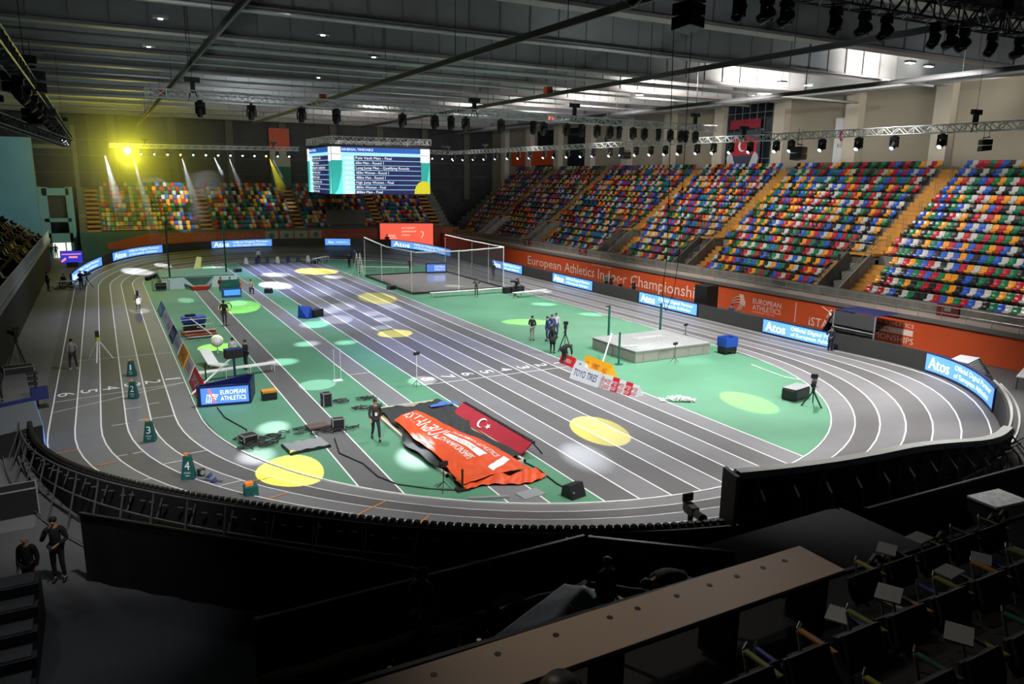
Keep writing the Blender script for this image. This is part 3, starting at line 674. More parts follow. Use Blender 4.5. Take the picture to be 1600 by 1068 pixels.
for i in range(14):
    th = radians(73+2.35*i); h = hgt(73+2.35*i)
    p = near(th, 6.8); q = near(th, 7.25); r_ = near(th, 8.0)
    g = -.6
    m.tube([(p[0], p[1], p[2]+h-.1), (q[0], q[1], q[2]+h-.5), (q[0], q[1], q[2]+1.5), (p[0], p[1], p[2]+1.1)], .03, 5)
    m.cyl((p[0], p[1], p[2]+h), (p[0], p[1], 0), .03, n=5); m.cyl((q[0], q[1], q[2]+h-.5), (r_[0], r_[1], 0), .03, n=5)
    m.bar((p[0], p[1], p[2]+.5), (r_[0], r_[1], .6), .04)
m.obj('support_frames', FR, t)
m = M()
for z in (.7, 1.4, 2.0): m.tube([tuple(a+b for a, b in zip(near(radians(th), 6.8), (0, 0, z*hgt(th)/2.45))) for th in THS], .022, 4)
m.obj('rails', FR, t)
# long near barrier with scaffold frames and small black fixings
th0 = [104.6+(184-104.6)*i/60 for i in range(61)]
def nl(th, d, z=0):
    if th <= 180: return near(radians(th), d, z)
    return (CX-TA-d, (th-180)*.35, z)
t = thing('near_barrier', 'long black barrier with scaffold frame curving round the near bend of the track', 'barrier')
m = M()
for off in (6.45, 6.6):
    V = []
    for th in th0: x, y, z = nl(th, off); V += [(x, y, 0), (x, y, z+1.08)]
    m.add(V, [(2*i, 2*i+1, 2*i+3, 2*i+2) for i in range(60)])
V = []
for th in th0:
    for off in (6.45, 6.6): x, y, z = nl(th, off); V.append((x, y, z+1.08))
m.add(V, [(2*i, 2*i+1, 2*i+3, 2*i+2) for i in range(60)]); m.obj('scrim', CLOTHBLK, t)
m = M()
for z in (1.15, .35): m.tube([nl(th, 6.85, z) for th in th0], .03, 5)
m.tube([nl(th, 7.5, 0)[:2]+(.12,) for th in th0], .02, 4)
m.obj('rails', FR, t)
for i in range(25):
    m = M(); th = 105+3.25*i; a = nl(th, 6.85, 1.15); b = nl(th, 7.35, .1); m.cyl(a, (b[0], b[1], 0), .028, n=5); m.bar(nl(th, 6.85, .35), nl(th, 6.6, .9), .03); m.obj('post', FR, t)
m = M()
for i in range(150): x, y, z = nl(104.8+.52*i, 6.5); m.box((x, y, z+1.12), (.13, .13, .1), rz=i*.02)
m.obj('fixings', BLACK, t)['kind'] = 'stuff'
m = M()
for i in range(60):
    th = 106+1.25*i+rs.uniform(-.3, .3); x, y, z = nl(th, 6.66); m.box((x, y, z+.75+rs.uniform(-.05, .05)), (.16, .04, .025), rz=radians(-90+th-90))
m.obj('shiny_clips', STEEL, t)['kind'] = 'stuff'

# ---------------------------------------------------------------- lighting trusses
def truss(a, b, w=.42, h=.42, step=.5, r=.032):
    m = M(); a = Vector(a); b = Vector(b); d = b-a; L = d.length; d.normalize(); s = Vector((-d.y, d.x, 0)).normalized()*w/2; u = Vector((0, 0, h/2))
    cs = [s+u, -s+u, -s-u, s-u]
    for c in cs: m.cyl(a+c, b+c, r, n=4, cap=False)
    n = int(L/step)
    for i in range(n):
        p, q = a+d*(L*i/n), a+d*(L*(i+1)/n)
        for k in range(4):
            c0, c1 = cs[k], cs[(k+1) % 4]
            if i % 2: c0, c1 = c1, c0
            m.bar(p+c0, q+c1, r*1.1)
            if i % 2 == 0: m.bar(p+cs[k], p+cs[(k+1) % 4], r)
    return m
TRM = mat('truss_aluminium', (.66, .67, .69), .4, .2); TRD = mat('truss_dark', (.10, .10, .105), .4, .6)
def trussobj(a, b, label, mt, **k): return tag(truss(a, b, **k).obj('lighting_truss', mt), label, 'truss')
trussobj((-11.9, 8, 15.0), (27.0, 8, 14.75), 'long lighting truss crossing the hall above the middle of the picture', TRM)
trussobj((27.0, -19, 13.85), (27.0, 64, 14.1), 'long lighting truss in front of the coloured grandstand', TRM)
trussobj((-12.8, 66, 14.1), (9.2, 66, 14.3), 'lighting truss at the far end beside the video screens', TRM)
trussobj((24.5, 62, 14.3), (31, 62, 14.3), 'short truss just right of the video screens', TRM)
trussobj((-16.3, -16, 14.0), (-16.3, 46, 14.0), 'dark truss running down the left side of the hall', TRD)
trussobj((-8, -23.6, 15.1), (22, -23.6, 15.25), 'dark lighting truss close to the camera at the upper right', TRD, w=.5, h=.5, r=.03)
trussobj((-19.3, -8, 13.4), (-15.8, 16, 12.6), 'lower dark truss at the upper left edge', TRD)
# moving heads
HB = mat('lamp_body', (.014, .014, .016), .4)
def make_head(lens, tilt):
    t = thing('moving_head_light', 'x', 'stage light', (0, 0, 0))
    m = M(); m.box((0, 0, -.14), (.38, .26, .16)); m.box((0, 0, -.02), (.1, .3, .1)); m.obj('base', HB, t, bevel=.02)
    m = M(); m.box((0, 0, -.25), (.42, .14, .06))
    for s in (-1, 1): m.box((s*.2, 0, -.42), (.05, .16, .36))
    m.obj('yoke', HB, t, bevel=.015)
    d = Vector((0, sin(tilt), -cos(tilt))); c = Vector((0, 0, -.48))
    m = M(); m.tube([c-d*.24, c-d*.2, c, c+d*.2, c+d*.24], [.07, .13, .16, .14, .13], 10); hd = m.obj('lamp_head', HB, t, smooth=True)
    m = M(); m.cyl(c+d*.242, c+d*.256, .105, n=12); m.obj('lens', lens, hd)
    return t
L_OFF = mat('lens_dark', (.05, .05, .06), .1); L_W = mat('lens_white', (.85, .92, 1), .2, emit=6); L_B = mat('lens_blue', (.35, .6, 1), .2, emit=5); L_Y = mat('lens_yellow', (1, .95, .1), .2, emit=8)
protos = {}
def head(x, y, z, rz, label, lens='off', tilt=.5, s=1, group=None):
    k = (lens, round(tilt, 1))
    if k not in protos: protos[k] = make_head({'off': L_OFF, 'w': L_W, 'b': L_B, 'y': L_Y}[lens], tilt); o = protos[k]; o.location = (x, y, z); o.rotation_euler = (0, 0, rz)
    else: o = dup(protos[k], (x, y, z), rz)
    o.scale = (s, s, s); o['label'] = label; o['category'] = 'stage light'
    if group: o['group'] = group
xs = [-9.3, -6.7, -4.0, -2.0, 2.0, 4.1, 5.2, 6.2, 8.7, 11.1, 11.9, 13.7, 14.9, 16.2, 17.3, 18.1, 19.3, 20.3, 21.6, 22.7, 23.7, 24.2, 25.1]
for i, x in enumerate(xs): head(x, 8, 14.79-.0064*(x+11.9)-.06, 0 if i % 3 else .5, 'black moving head light, %s from the left on the truss crossing mid-hall' % ORD[i], 'off', (.2, .5, .2)[i % 3], 1.15, 'stage lights on the cross truss')
ys = [-9.9, -7.0, -4.6, -1.9, .6, 1.9, 4.3, 6.2, 8.0, 9.8, 11.9, 13.6, 15.5, 17.5, 19.6, 21.3, 24, 26, 28.5, 31, 33, 36, 38.5, 41, 44, 47, 50, 53, 56]
for i, y in enumerate(ys): head(27, y, 13.62+.003*(y+19), pi/2, 'moving head light, %s from the right on the truss before the grandstand' % ORD[i], ('w', 'b', 'w', 'w', 'b')[i % 5], .8, 1.15, 'stage lights on the grandstand truss')
for i in range(14): head(-11+1.45*i, 66, 13.83+.012*i, pi, 'small lit stage light, %s from the left on the far end truss' % ORD[i], ('w', 'w', 'b', 'w', 'y', 'b', 'w')[i % 7] if i else 'y', 1.0, 1.1, 'stage lights on the far truss')
for i in range(13): head(-16.3, -8+3.3*i, 13.74, -pi/2, 'dark stage light, %s from the near end on the left truss' % ORD[i], 'w' if i > 7 else 'off', .6, 1.1, 'stage lights on the left truss')
for i, x in enumerate([-4.9, -2.2, -1.4, -.8, .8, 1.8, 2.6, 4.5, 5.2, 5.75, 7.0, 8.3]): head(x, -23.6, 14.79+.005*(x+8), .3, 'large black stage light, %s from the left on the near upper-right truss' % ORD[i], 'off', (.9, .5, 1.1)[i % 3], .82, 'stage lights on the near truss')
for i in range(4): head(24.8+1.5*i, 62, 14.03, pi, 'tiny lit stage light, %s right of the video screens' % ORD[i], 'b' if i == 2 else 'w', .9, 1, 'stage lights right of the screens')
# the bright yellow beam pointing at the camera
t = thing('moving_head_light', 'brilliant yellow beam light shining toward the camera above the far left seats', 'stage light', (-11.0, 64.8, 13.9))
m = M(); m.box((0, 0, 0), (.4, .3, .3)); m.obj('base', HB, t); m = M(); m.cyl((0, 0, -.3), (0, -.45, -.36), .2, .24, 12); hd = m.obj('lamp_head', HB, t)
m = M(); m.ball((0, -.5, -.36), .34, 12, 8); m.obj('lens', mat('lens_burning', (1, 1, .25), .2, emit=60), hd)
# chain hoists on trusses
for i, (x, y, z) in enumerate(((-9.6, 8, 15.2), (6.8, 8, 15.1), (14.3, 8, 15.2), (25, 8, 15.1), (27, -11.6, 14.1), (27, 5.0, 14.1), (27, 22, 14.2), (27, 47, 14.2), (-9, 66, 14.35), (6, 66, 14.45), (28, 62, 14.5), (-16.3, -4, 14.2), (-16.3, 30, 14.2), (-3.0, -23.6, 15.4), (7.5, -23.6, 15.45), (27, 58, 14.3), (-17.9, 2, 13.3))):
    t = thing('chain_hoist', 'black chain hoist '+['at the left end of the cross truss', 'above the middle of the cross truss', 'on the cross truss above the seats corner', 'at the right end of the cross truss', 'on the grandstand truss near the right edge', 'on the grandstand truss above the flag banner', 'on the grandstand truss left of the flag banner', 'on the far part of the grandstand truss', 'at the left end of the far truss beside the yellow light', 'on the far truss beside the video screens', 'on the short truss right of the screens', 'at the near end of the left truss', 'at the far end of the left truss', 'at the left end of the near upper-right truss', 'at the right part of the near upper-right truss', 'at the far end of the grandstand truss', 'on the lower dark truss at the upper left'][i], 'hoist', (x, y, z))
    m = M(); m.box((0, 0, .55), (.75, .22, .26)); m.box((0, 0, .2), (.22, .22, .6)); m.obj('motor', BLACK, t, bevel=.02)
    m = M(); m.cyl((0, 0, .6), (0, 0, 22-z), .012, n=4); m.obj('chain', DARK, t)
    m = M(); m.tube([(-.1, 0, .0), (-.25, 0, -.5)], .03, 5); m.tube([(.1, 0, .0), (.25, 0, -.5)], .03, 5); m.obj('hook', DARK, t)
# hanging loudspeaker clusters
def cluster(loc, rz, label, w=1.3, n=3, s=1):
    t = thing('hanging_speaker', label, 'loudspeaker', loc, rz); t.scale = (s, s, s)
    m = M(); m.cyl((-.6, 0, .6), (-.6, 0, 1.6), .02, n=4); m.cyl((.6, 0, .6), (.6, 0, 1.6), .02, n=4); m.bar((-.8, 0, .6), (.8, 0, .6), .08); m.obj('rigging', DARK, t)
    for k in range(n):
        m = M(); a = -.12*k; z = .25-.42*k
        m.add([(-w/2, -.35, z+.2), (w/2, -.35, z+.2), (w/2*1.25, .35, z+.2-.05*k), (-w/2*1.25, .35, z+.2-.05*k), (-w/2, -.35, z-.18), (w/2, -.35, z-.18), (w/2*1.25, .35, z-.18-.08*k), (-w/2*1.25, .35, z-.18-.08*k)],
              [(0, 1, 2, 3), (7, 6, 5, 4), (0, 4, 5, 1), (1, 5, 6, 2), (2, 6, 7, 3), (3, 7, 4, 0)]); m.obj('cabinet', BLACK, t, bevel=.03)
    return t
cluster((27, -.1, 12.75), .5, 'black loudspeaker cluster hanging below the truss beside the flag banner', 1.7, 2, 1.0)
cluster((27, -12.3, 12.9), .8, 'small black loudspeaker hanging at the right edge below the truss', .9, 2, .7)
cluster((-3.9, -24, 14.3), .3, 'large dark loudspeaker cluster at the top of the picture', 1.0, 3, .55)
cluster((-16.6, -1.5, 14.2), -.8, 'upper of the two dark loudspeakers hanging at the left edge', 1.5, 2, .9)
cluster((-16.6, 6.0, 13.4), -.8, 'lower of the two dark loudspeakers hanging at the left edge', 1.4, 2, .9)
cluster((27, 19, 13.0), .2, 'dark loudspeaker hanging above the seats left of centre column', 1.3, 2, .7)
# two slack black cables hanging from the roof before the grandstand
for i, (dx, pts) in enumerate(((0, [(-4.28, -24, 13.8), (-4.22, -24, 11.9), (-4.12, -24, 9.4), (-4.2, -24, 8.6), (-4.08, -24, 8.2)]), (.25, [(-3.82, -24, 13.8), (-3.82, -24, 11.9), (-3.8, -24, 9.4), (-3.88, -24, 8.6), (-4.06, -24, 8.22)]))):
    m = M(); m.tube(pts, .009, 4); tag(m.obj('hanging_cable', BLACK), ['left', 'right'][i]+' one of two thin black cables hanging from the top loudspeaker', 'cable')
# high floodlight fittings
FL = mat('flood_glow', (1, .97, .9), .3, emit=14)
for i, (x, y, z) in enumerate(((34.5, -2.2, 18.8), (37.0, -1.9, 18.8), (35.5, 7.0, 18.3), (32.6, 7.0, 18.3), (29, 20, 18.3), (-11, 6.5, 18.3), (-3, 6.5, 18.3), (2, 13, 18.4), (2, 27, 18.6), (-11, 16, 18.3))):
    t = thing('high_bay_lamp', 'bright roof lamp '+['under the girder at the upper right', 'small one beside the upper right lamp', 'right one of the pair above the flag banner', 'left one of the pair above the flag banner', 'above the right end of the cross truss', 'far left on the nearest low pipe', 'left of the long dark rail', 'right of the long dark rail', 'small one above the centre girders', 'left on the second pipe'][i], 'lamp', (x, y, z))
    m = M(); m.box((0, 0, .12), (.7, .4, .14)); m.cyl((0, 0, .2), (0, 0, 22-z), .02, n=4); m.obj('housing', GREY, t); m = M(); m.box((0, 0, .03), (.6 if i < 5 else .2, .3 if i < 5 else .15, .03)); m.obj('glowing_panel', FL, t)

# ---------------------------------------------------------------- hanging video screens
t = thing('video_screen', 'hanging cube of big video screens showing the rehearsal timetable', 'screen', (0, 0, 0))
SX0, SX1, SY0, SY1, SZ0, SZ1 = 10.45, 23.1, 55.0, 66.5, 8.8, 14.35
m = M(); m.box(((SX0+SX1)/2, (SY0+SY1)/2, (SZ0+SZ1)/2), (SX1-SX0-.1, SY1-SY0-.1, SZ1-SZ0)); m.box(((SX0+SX1)/2, (SY0+SY1)/2, SZ1+.15), (SX1-SX0, SY1-SY0, .3)); m.obj('casing', BLACK, t)
tm = M()
for a, b in (((SX0, SY0), (SX1, SY0)), ((SX0, SY0), (SX0, SY1)), ((SX1, SY0), (SX1, SY1)), ((SX0, SY1), (SX1, SY1))):
    q = truss((*a, SZ1+.85), (*b, SZ1+.85), h=.7, step=.7, r=.04); tm.add(q.v, q.f)
tm.obj('top_truss', TRM, t)
m = M()
for x, y in ((SX0+1, SY0), (SX1-1, SY0), (SX0+1, SY1), (SX1-1, SY1)): m.cyl((x, y, SZ1+1), (x, y, 22), .03, n=4)
m.obj('suspension_cables', DARK, t)
E1 = 1.05
c_l = mat('scr_light', hexc('#9fdcf5'), .5, emit=E1); c_n = mat('scr_navy', hexc('#1f2150'), .5, emit=E1); c_b = mat('scr_blue', hexc('#1f52a4'), .5, emit=E1); c_w = mat('scr_white', hexc('#f2f2f2'), .5, emit=E1)
c_t = mat('scr_teal', hexc('#2b9a90'), .5, emit=E1); c_a = mat('scr_aqua', hexc('#62d3c6'), .5, emit=E1); c_y = mat('scr_yellow', hexc('#c9c22a'), .5, emit=E1)
rows = ['Pole Vault Men - Final', '60m Men - Round 1', 'Long Jump Men - Qualifying Rounds', '400m Women - Round 1', '400m Men - Round 1', 'High Jump Women - Final', '800m Women - Final', '800m Men - Final']
times = ['18:05', '18:17', '18:50', '19:20', '20:00', '20:10', '20:17', '20:24']
def face(fn, W_, left=False):
    H = SZ1-SZ0
    def R(o, x0, y0, x1, y1, k, d=0): m = o; m.quad(fn(x0, y0, d), fn(x1, y0, d), fn(x1, y1, d), fn(x0, y1, d), k)
    m = M()
    R(m, 0, 0, W_, H, 0); R(m, 0, 0, W_*.1, H*.72, 2, .01)
    V = [fn(W_*.02+W_*.09*(j/8)**.5*1.0, H*.72*j/8, .02) for j in range(9)]+[fn(W_*.1, H*.72, .02), fn(W_*.1, 0, .02)]; m.add(V, [tuple(range(11))], 3)
    R(m, 0, H*.72, W_*.09, H, 4, .02); R(m, W_*.9, H*.7, W_, H, 4, .02); R(m, W_*.9, 0, W_, H*.7, 2, .01)
    V = [fn(W_*.92+W_*.08*(j/8)**.5, H*.7*j/8, .02) for j in range(9)]+[fn(W_, 0, .02)]; m.add(V, [tuple(range(10))], 3)
    R(m, W_*.09, H*.89, W_*.9, H, 5, .015)
    for k in range(8): y = H*(.82-.105*k); R(m, W_*.22, y-H*.095, W_*.905, y, 1, .015)
    for x in (0, W_*.9): R(m, x, H*.845, x+W_*.09, H*.855, 6, .03)
    if not left:
        V = []
        for j in range(13):
            a = pi*j/12; V.append(fn(min(W_, W_*.93+W_*.1*cos(a)), 1.6*sin(a), .03))
        m.add(V, [tuple(range(13))], 7)
    s = m.obj('display', [c_l, c_n, c_t, c_a, c_w, c_b, BLACK, c_y], t)
    f = lambda x, y: fn(x, y, .05); tm_ = mat('scr_text', (1, 1, 1), .5, emit=E1)
    M().text('REHERSAL TIMETABLE', f, W_*.31, H*.05, x0=W_*.1, y0=H*.925).obj('lettering', tm_, s)
    for k in range(8): y = H*(.82-.105*k)-H*.073; M().text(rows[k], f, len(rows[k])*W_*.0165, H*.055, x0=W_*.232, y0=y).obj('lettering', tm_, s); M().text(times[k], f, W_*.08, H*.045, x0=W_*.125, y0=y).obj('lettering', tm_, s)
face(lambda x, y, d: (SX0+x, SY0-.06-d, SZ0+y), SX1-SX0)
face(lambda x, y, d: (SX0-.06-d, SY1-x, SZ0+y), SY1-SY0, True)
# orange LED wall at floor level and purple monitor
t = thing('led_wall', 'glowing orange screen standing on the far bend under the hanging cube', 'screen', (27, 74.0, 0))
m = M(); m.box((0, .05, 2.1), (9.0, .25, 3.9)); m.obj('casing', DARK, t)
m = M(); m.quad((-4.35, -.1, .3), (4.35, -.1, .3), (4.35, -.1, 3.8), (-4.35, -.1, 3.98)); s = m.obj('display', mat('screen_orange', hexc('#f0604a'), .5, emit=1.0), t)
f = lambda x, y: (x, -.13, y); PL = mat('screen_pale', hexc('#ffd8cc'), .5, emit=1.0)
for w_, W2, H2, X2, Y2 in (('european', 2.2, .3, -.9, 3.1), ('athletics', 2.4, .3, -.9, 2.55), ('indoor', 1.4, .3, -.9, 2.0), ('iSTANBUL', 1.5, .35, -3.3, 1.9)): M().text(w_, f, W2, H2, x0=X2, y0=Y2).obj('lettering', PL, s)
m = M(); m.tube([(2.3, -.13, 2.6), (2.7, -.13, 2.5), (2.6, -.13, 2.0), (2.4, -.13, 1.6)], .07, 5); m.obj('figure_mark', PL, s)
M().box((-2.5, -.13, 1.7), (1.6, .02, .08)).obj('underline', PL, s)
t = thing('led_monitor', 'small purple monitor beside the left end of the far bend', 'screen', (-17.9, 66, 0))
m = M(); m.box((0, 0, 1.2), (2.3, .15, 1.5)); m.box((0, .1, .3), (1.2, .4, .6)); m.obj('stand_body', BLACK, t)
m = M(); m.quad((-1.1, -.09, .5), (1.1, -.09, .5), (1.1, -.09, 1.9), (-1.1, -.09, 1.9)); s = m.obj('display', mat('screen_purple', hexc('#2a2fae'), .5, emit=1.2), t)
m = M(); m.quad((-1.1, -.1, .6), (-.6, -.1, .9), (-.6, -.1, 1.2), (-1.1, -.1, .8)); m.quad((-1, -.1, 1.5), (1, -.1, 1.5), (1, -.1, 1.6), (-1, -.1, 1.6)); m.quad((-.3, -.1, 1.1), (.6, -.1, 1.1), (.6, -.1, 1.3), (-.3, -.1, 1.3)); m.obj('graphics', mat('screen_pink', hexc('#ff8a90'), .5, emit=1.2), s)
# ---------------------------------------------------------------- things on the infield
MATW = mat('mat_grey', (.27, .28, .275), .6, noise=.08, scale=2); MATS_ = mat('mat_side', (.27, .26, .23), .7); POSTG = mat('post_green', (.01, .10, .075), .4)
def cyls(a, b, r, n=6): return M().cyl(a, b, r, n=n)
# high jump mat and stands
t = thing('high_jump_mat', 'large grey high jump landing mat on the right half of the infield', 'mat', (16.3, 1.2, 0), 0)
m = M(); m.box((0, 0, .35), (6.0, 4.6, .7)); m.obj('base', MATS_, t, bevel=.04)
m = M(); m.sheet(lambda a, b: (-3.02+6.04*a, -2.32+4.64*b, .74+.025*sin(a*9)*sin(b*7)), 24, 16); m.box((0, 0, .70), (6.06, 4.66, .06)); m.obj('cover', MATW, t, smooth=False)
m = M(); f = lambda x, y: (-.8+y*0+x, .2+y, .79); m.text('EUROPEAN', f, 2.2, .35, y0=.35); m.text('ATHLETICS', f, 2.2, .35); m.obj('lettering', mat('mat_letter', (.62, .62, .6), .6), t)
m = M(); m.tube([(-2.7+.25*cos(a*.5), -1.3+.5*a/6, .8) for a in range(7)], .03, 4); m.tube([(-2.2, -1.5, .8), (-2.0, -1.2, .8), (-2.4, -.9, .8)], .03, 4); m.obj('emblem', MATS['mat_letter'], t)
m = M()
for k in range(5): m.box((-2.4+1.2*k, -2.32, .35), (.03, .02, .66))
m.obj('seams', GREY, t)
for i, (x, y, l) in enumerate(((15.9, 5.3, 'left of the two dark green high jump posts behind the mat'), (19.9, 4.6, 'right of the two dark green high jump posts behind the mat'))):
    t = thing('high_jump_stand', l, 'stand', (x, y, 0)); m = M(); m.box((0, 0, .03), (.5, .4, .06)); m.obj('foot', POSTG, t); m = M(); m.box((0, 0, 1.2), (.12, .1, 2.4)); m.obj('upright', POSTG, t); m = M(); m.box((-.1, 0, 2.35), (.3, .1, .08)); m.obj('bar_support', BLACK, t)
t = thing('high_jump_stand', 'thin dark post before the left corner of the high jump mat', 'stand', (12.2, -.9, 0)); m = M(); m.box((0, 0, 1.0), (.1, .08, 2.0)); m.obj('upright', POSTG, t); m = M(); m.box((0, 0, .03), (.4, .3, .06)); m.obj('foot', POSTG, t)
m = M(); m.cyl((11.2, -.6, .1), (13.15, 1.2, 1.45), .04, n=6); tag(m.obj('crossbar', WHITE), 'white crossbar leaning on the left corner of the grey mat', 'bar')
def sensor_stand(x, y, h, label, light=False):
    t = thing('sensor_stand', label, 'stand', (x, y, 0))
    for k in range(3): a = 2.1*k; cyls((0, 0, .35), (.3*cos(a), .3*sin(a), 0), .015).obj('leg', BLACK, t)
    cyls((0, 0, .3), (0, 0, h), .02).obj('pole', WHITE if light else BLACK, t); m = M(); m.box((0, 0, h+.05), (.35, .14, .14), rz=.4); m.obj('sensor', BLACK, t); return t
sensor_stand(15.6, -2.0, 1.15, 'black sensor on a stand in front of the grey mat')
sensor_stand(21.2, 3.4, .9, 'small black sensor on a stand at the far right corner of the grey mat')
sensor_stand(-.45, -.05, 1.75, 'pale pole with black sensor beside the sprint finish line', True)
# blue bin
t = thing('trolley_bin', 'blue bag bin on black wheels right of the high jump mat', 'bin', (20.4, -1.5, 0))
m = M(); m.box((0, 0, .35), (1.0, .7, .4)); m.obj('trolley', BLACK, t)
m = M()
for a in ((-.5, -.4), (.5, -.4)): m.box((a[0], 0, .8), (.04, .8, .6))
for y in (-.4, .4): m.box((0, y, .8), (1.0, .04, .6))
m.box((0, 0, .6), (1.0, .8, .05)); m.obj('bag', mat('bag_blue', hexc('#1f4fb0'), .5), t)
for x, y in ((-.4, -.3), (.4, -.3), (-.4, .3), (.4, .3)): M().cyl((x, y-.03, .08), (x, y+.03, .08), .08, n=8).obj('wheel', RUBBER, t)
# tripod cameras
def tvcam(x, y, rz, label, h=1.5, s=1, case=False):
    t = thing('tv_camera', label, 'camera', (x, y, 0), rz); t.scale = (s,)*3
    for k in range(3): a = 2.1*k+.5; m = M(); m.bar((0, 0, h-.35), (.5*cos(a), .5*sin(a), 0), .05); m.obj('leg', BLACK, t)
    m = M(); m.cyl((0, 0, h-.4), (0, 0, h-.1), .07, n=8); m.bar((0, -.05, h-.15), (-.15, -.6, h-.3), .03); m.obj('head', BLACK, t)
    m = M(); m.box((0, 0, h+.05), (.2, .5, .24)); b = m.obj('body', BLACK, t, bevel=.02)
    m = M(); m.cyl((0, .25, h+.05), (0, .6, h+.05), .09, .12, 10); m.obj('lens', DARK, b)
    m = M(); m.box((.02, -.15, h+.3), (.3, .06, .2), rz=.2); m.obj('viewfinder', DARK, b); return t
tvcam(15.9, -12.0, 2.2, 'black camera on low tripod with equipment at the right edge of the green', 1.05, 1.1)
t = thing('equipment_box', 'round-ended grey equipment box beside the low tripod camera on green', 'case', (16.2, -10.7, 0), .2); m = M(); m.box((0, 0, .3), (1.5, .8, .6)); m.obj('body', BLACK, t, bevel=.1); m = M(); m.box((0, 0, .62), (1.4, .75, .05)); m.obj('lid', GREY, t, bevel=.05)
tvcam(10.9, 3.1, -.6, 'camera on a pedestal tripod beside the woman in black near the mat', 1.7)
tvcam(19.6, 25.3, 1.0, 'small camera on tripod right of the throwing cage', 1.3)
# advertising prisms
def ad(x0, y0, x1, y1, h, label, col, words, wcol, w=.55, ends=None):
    L = math.dist((x0, y0), (x1, y1)); a = atan2(y1-y0, x1-x0)
    t = thing('advertising_prism', label, 'advertising board', (x0, y0, 0), a)
    m = M(); m.add([(0, -w/2, 0), (L, -w/2, 0), (L, w/2, 0), (0, w/2, 0), (0, 0, h), (L, 0, h)], [(3, 2, 1, 0), (0, 1, 5, 4), (2, 3, 4, 5), (0, 4, 3), (1, 2, 5)]); m.obj('body', col, t)
    f = lambda x, y: (x, -w/2*(1-(y/h))-.015, y)
    for i, (s, a0, a1, b0, bh) in enumerate(words): m = M(); m.text(s, f, (a1-a0)*L, bh*h, x0=a0*L, y0=b0*h); m.obj('lettering', wcol, t)
    return t
PW = mat('panel_white', (.62, .64, .66), .5); PY = mat('panel_yellow', hexc('#e8a51c'), .5); PR = mat('panel_red', hexc('#c3202c'), .5); NV = mat('navy_paint', hexc('#1c2a66'), .5); RDL = mat('letter_red', hexc('#c3202c'), .5)
ad(8.15, -2.2, 8.4, -4.5, .8, 'white advertising board lettered in dark blue on the rightmost sprint lane', PW, [('TOYO TIRES', .08, .92, .3, .45)], NV, .7)
ad(10.1, -.5, 10.05, -3.2, .75, 'yellow advertising board with rounded end beside the white board', PY, [('AZ', .06, .2, .3, .3), ('SPIRIT', .35, .62, .3, .35), ('AZ', .74, .9, .3, .3)], RDL, .7)
for i in range(5):
    k = i*.42; ad(8.45+k*.3, -4.6-k*.98, 8.6+k*.3, -5.25-k*.98, .75-.04*i, ['first', 'second', 'third', 'fourth', 'last'][i]+' red and white board of the heap at the end of the white board', PR if i % 2 else PW, [('Qatar', .05, .95, .1, .35), ('Energy', .05, .95, .5, .35)], PW if i % 2 else RDL, .6)
ad(9.5, 1.2, 9.5, -.3, .55, 'red and white board on the ground under the bending man', PR, [('DONDU', .2, .8, .3, .4)], PW, .5)
ad(9.55, -.35, 9.55, -1.35, .5, 'small white board with black ring beside the bending man', PW, [('O', .4, .6, .2, .6)], BLACK, .5)
# row of boards along the left kerb
LB = [(30.4, 27.0, 'teal', mat('board_teal', (.03, .20, .20), .4), 'Atos', PW, 'dark teal board with white letters, farthest of the left kerb row'), (26.2, 22.6, 'w', PW, 'iST', RDL, 'white board with red letters in the left kerb row'), (22.3, 19.6, 'w', PW, 'LiveEuro', NV, 'white board with blue letters in the left kerb row'),
      (19.3, 16.4, 'n', NV, 'SPAR', PW, 'navy board in the left kerb row'), (16.1, 12.9, 'w', PW, 'Gloria', mat('sky', hexc('#2a6fc0'), .5), 'white board with sky blue letters in the left kerb row'), (12.6, 9.4, 'y', PY, 'DHL', RDL, 'yellow board in the left kerb row'), (9.1, 6.4, 'r', PW, 'TURK', RDL, 'white board with red letters nearest the finish in the left kerb row'), (6.1, 2.6, 'r', PR, 'SPOR', PW, 'red board, nearest of the left kerb row')]
for a, b, _, c, wd, wc, l in LB: ad(-10.75, a, -10.75, b, .85, l, c, [(wd, .15, .85, .3, .45)], wc, .75)
# lane number markers
PG_ = mat('marker_green', hexc('#0b4f4c'), .5)
for n, (x, y, z, l) in enumerate(((-13.75, 8.8, 0, 'green lane marker numbered 1, farthest in the row'), (-13.85, 4.1, 0, 'green lane marker numbered 2, just past the start line'), (-13.5, -3.1, .38, 'green lane marker numbered 3 on the bend'), (-12.55, -8.75, .62, 'green lane marker numbered 4 beside the starting blocks'))):
    t = thing('lane_marker', l, 'lane marker', (x, y, track_z(x, y)+.01), -.3)
    m = M(); V = [(-.24, -.2, 0), (.24, -.2, 0), (.24, .2, 0), (-.24, .2, 0), (-.13, -.08, .85), (.13, -.08, .85), (.13, .08, .85), (-.13, .08, .85)]
    m.add(V, [(3, 2, 1, 0), (4, 5, 6, 7), (0, 1, 5, 4), (1, 2, 6, 5), (2, 3, 7, 6), (3, 0, 4, 7)]); m.obj('body', PG_, t, bevel=.02)
    f = lambda a, b: (a, -.212+b*.14, b); m = M(); V, F, tw = text_geo(str(n+1)); k = .17/tw if n else .08/tw
    m.add([f(a*k-tw*k/2, .36+b*.3) for a, b in V], F); m.obj('numeral', WHITE, t)
    m = M(); m.text('ISTANBUL', f, .22, .06, x0=-.11, y0=.22); m.text('2023', f, .14, .05, x0=-.07, y0=.12); m.obj('lettering', WHITE, t)
    m = M(); m.box((-.04, 0, .89), (.12, .12, .08)); m.obj('lamp', mat('lamp_orange', (.8, .25, .05), .4), t)
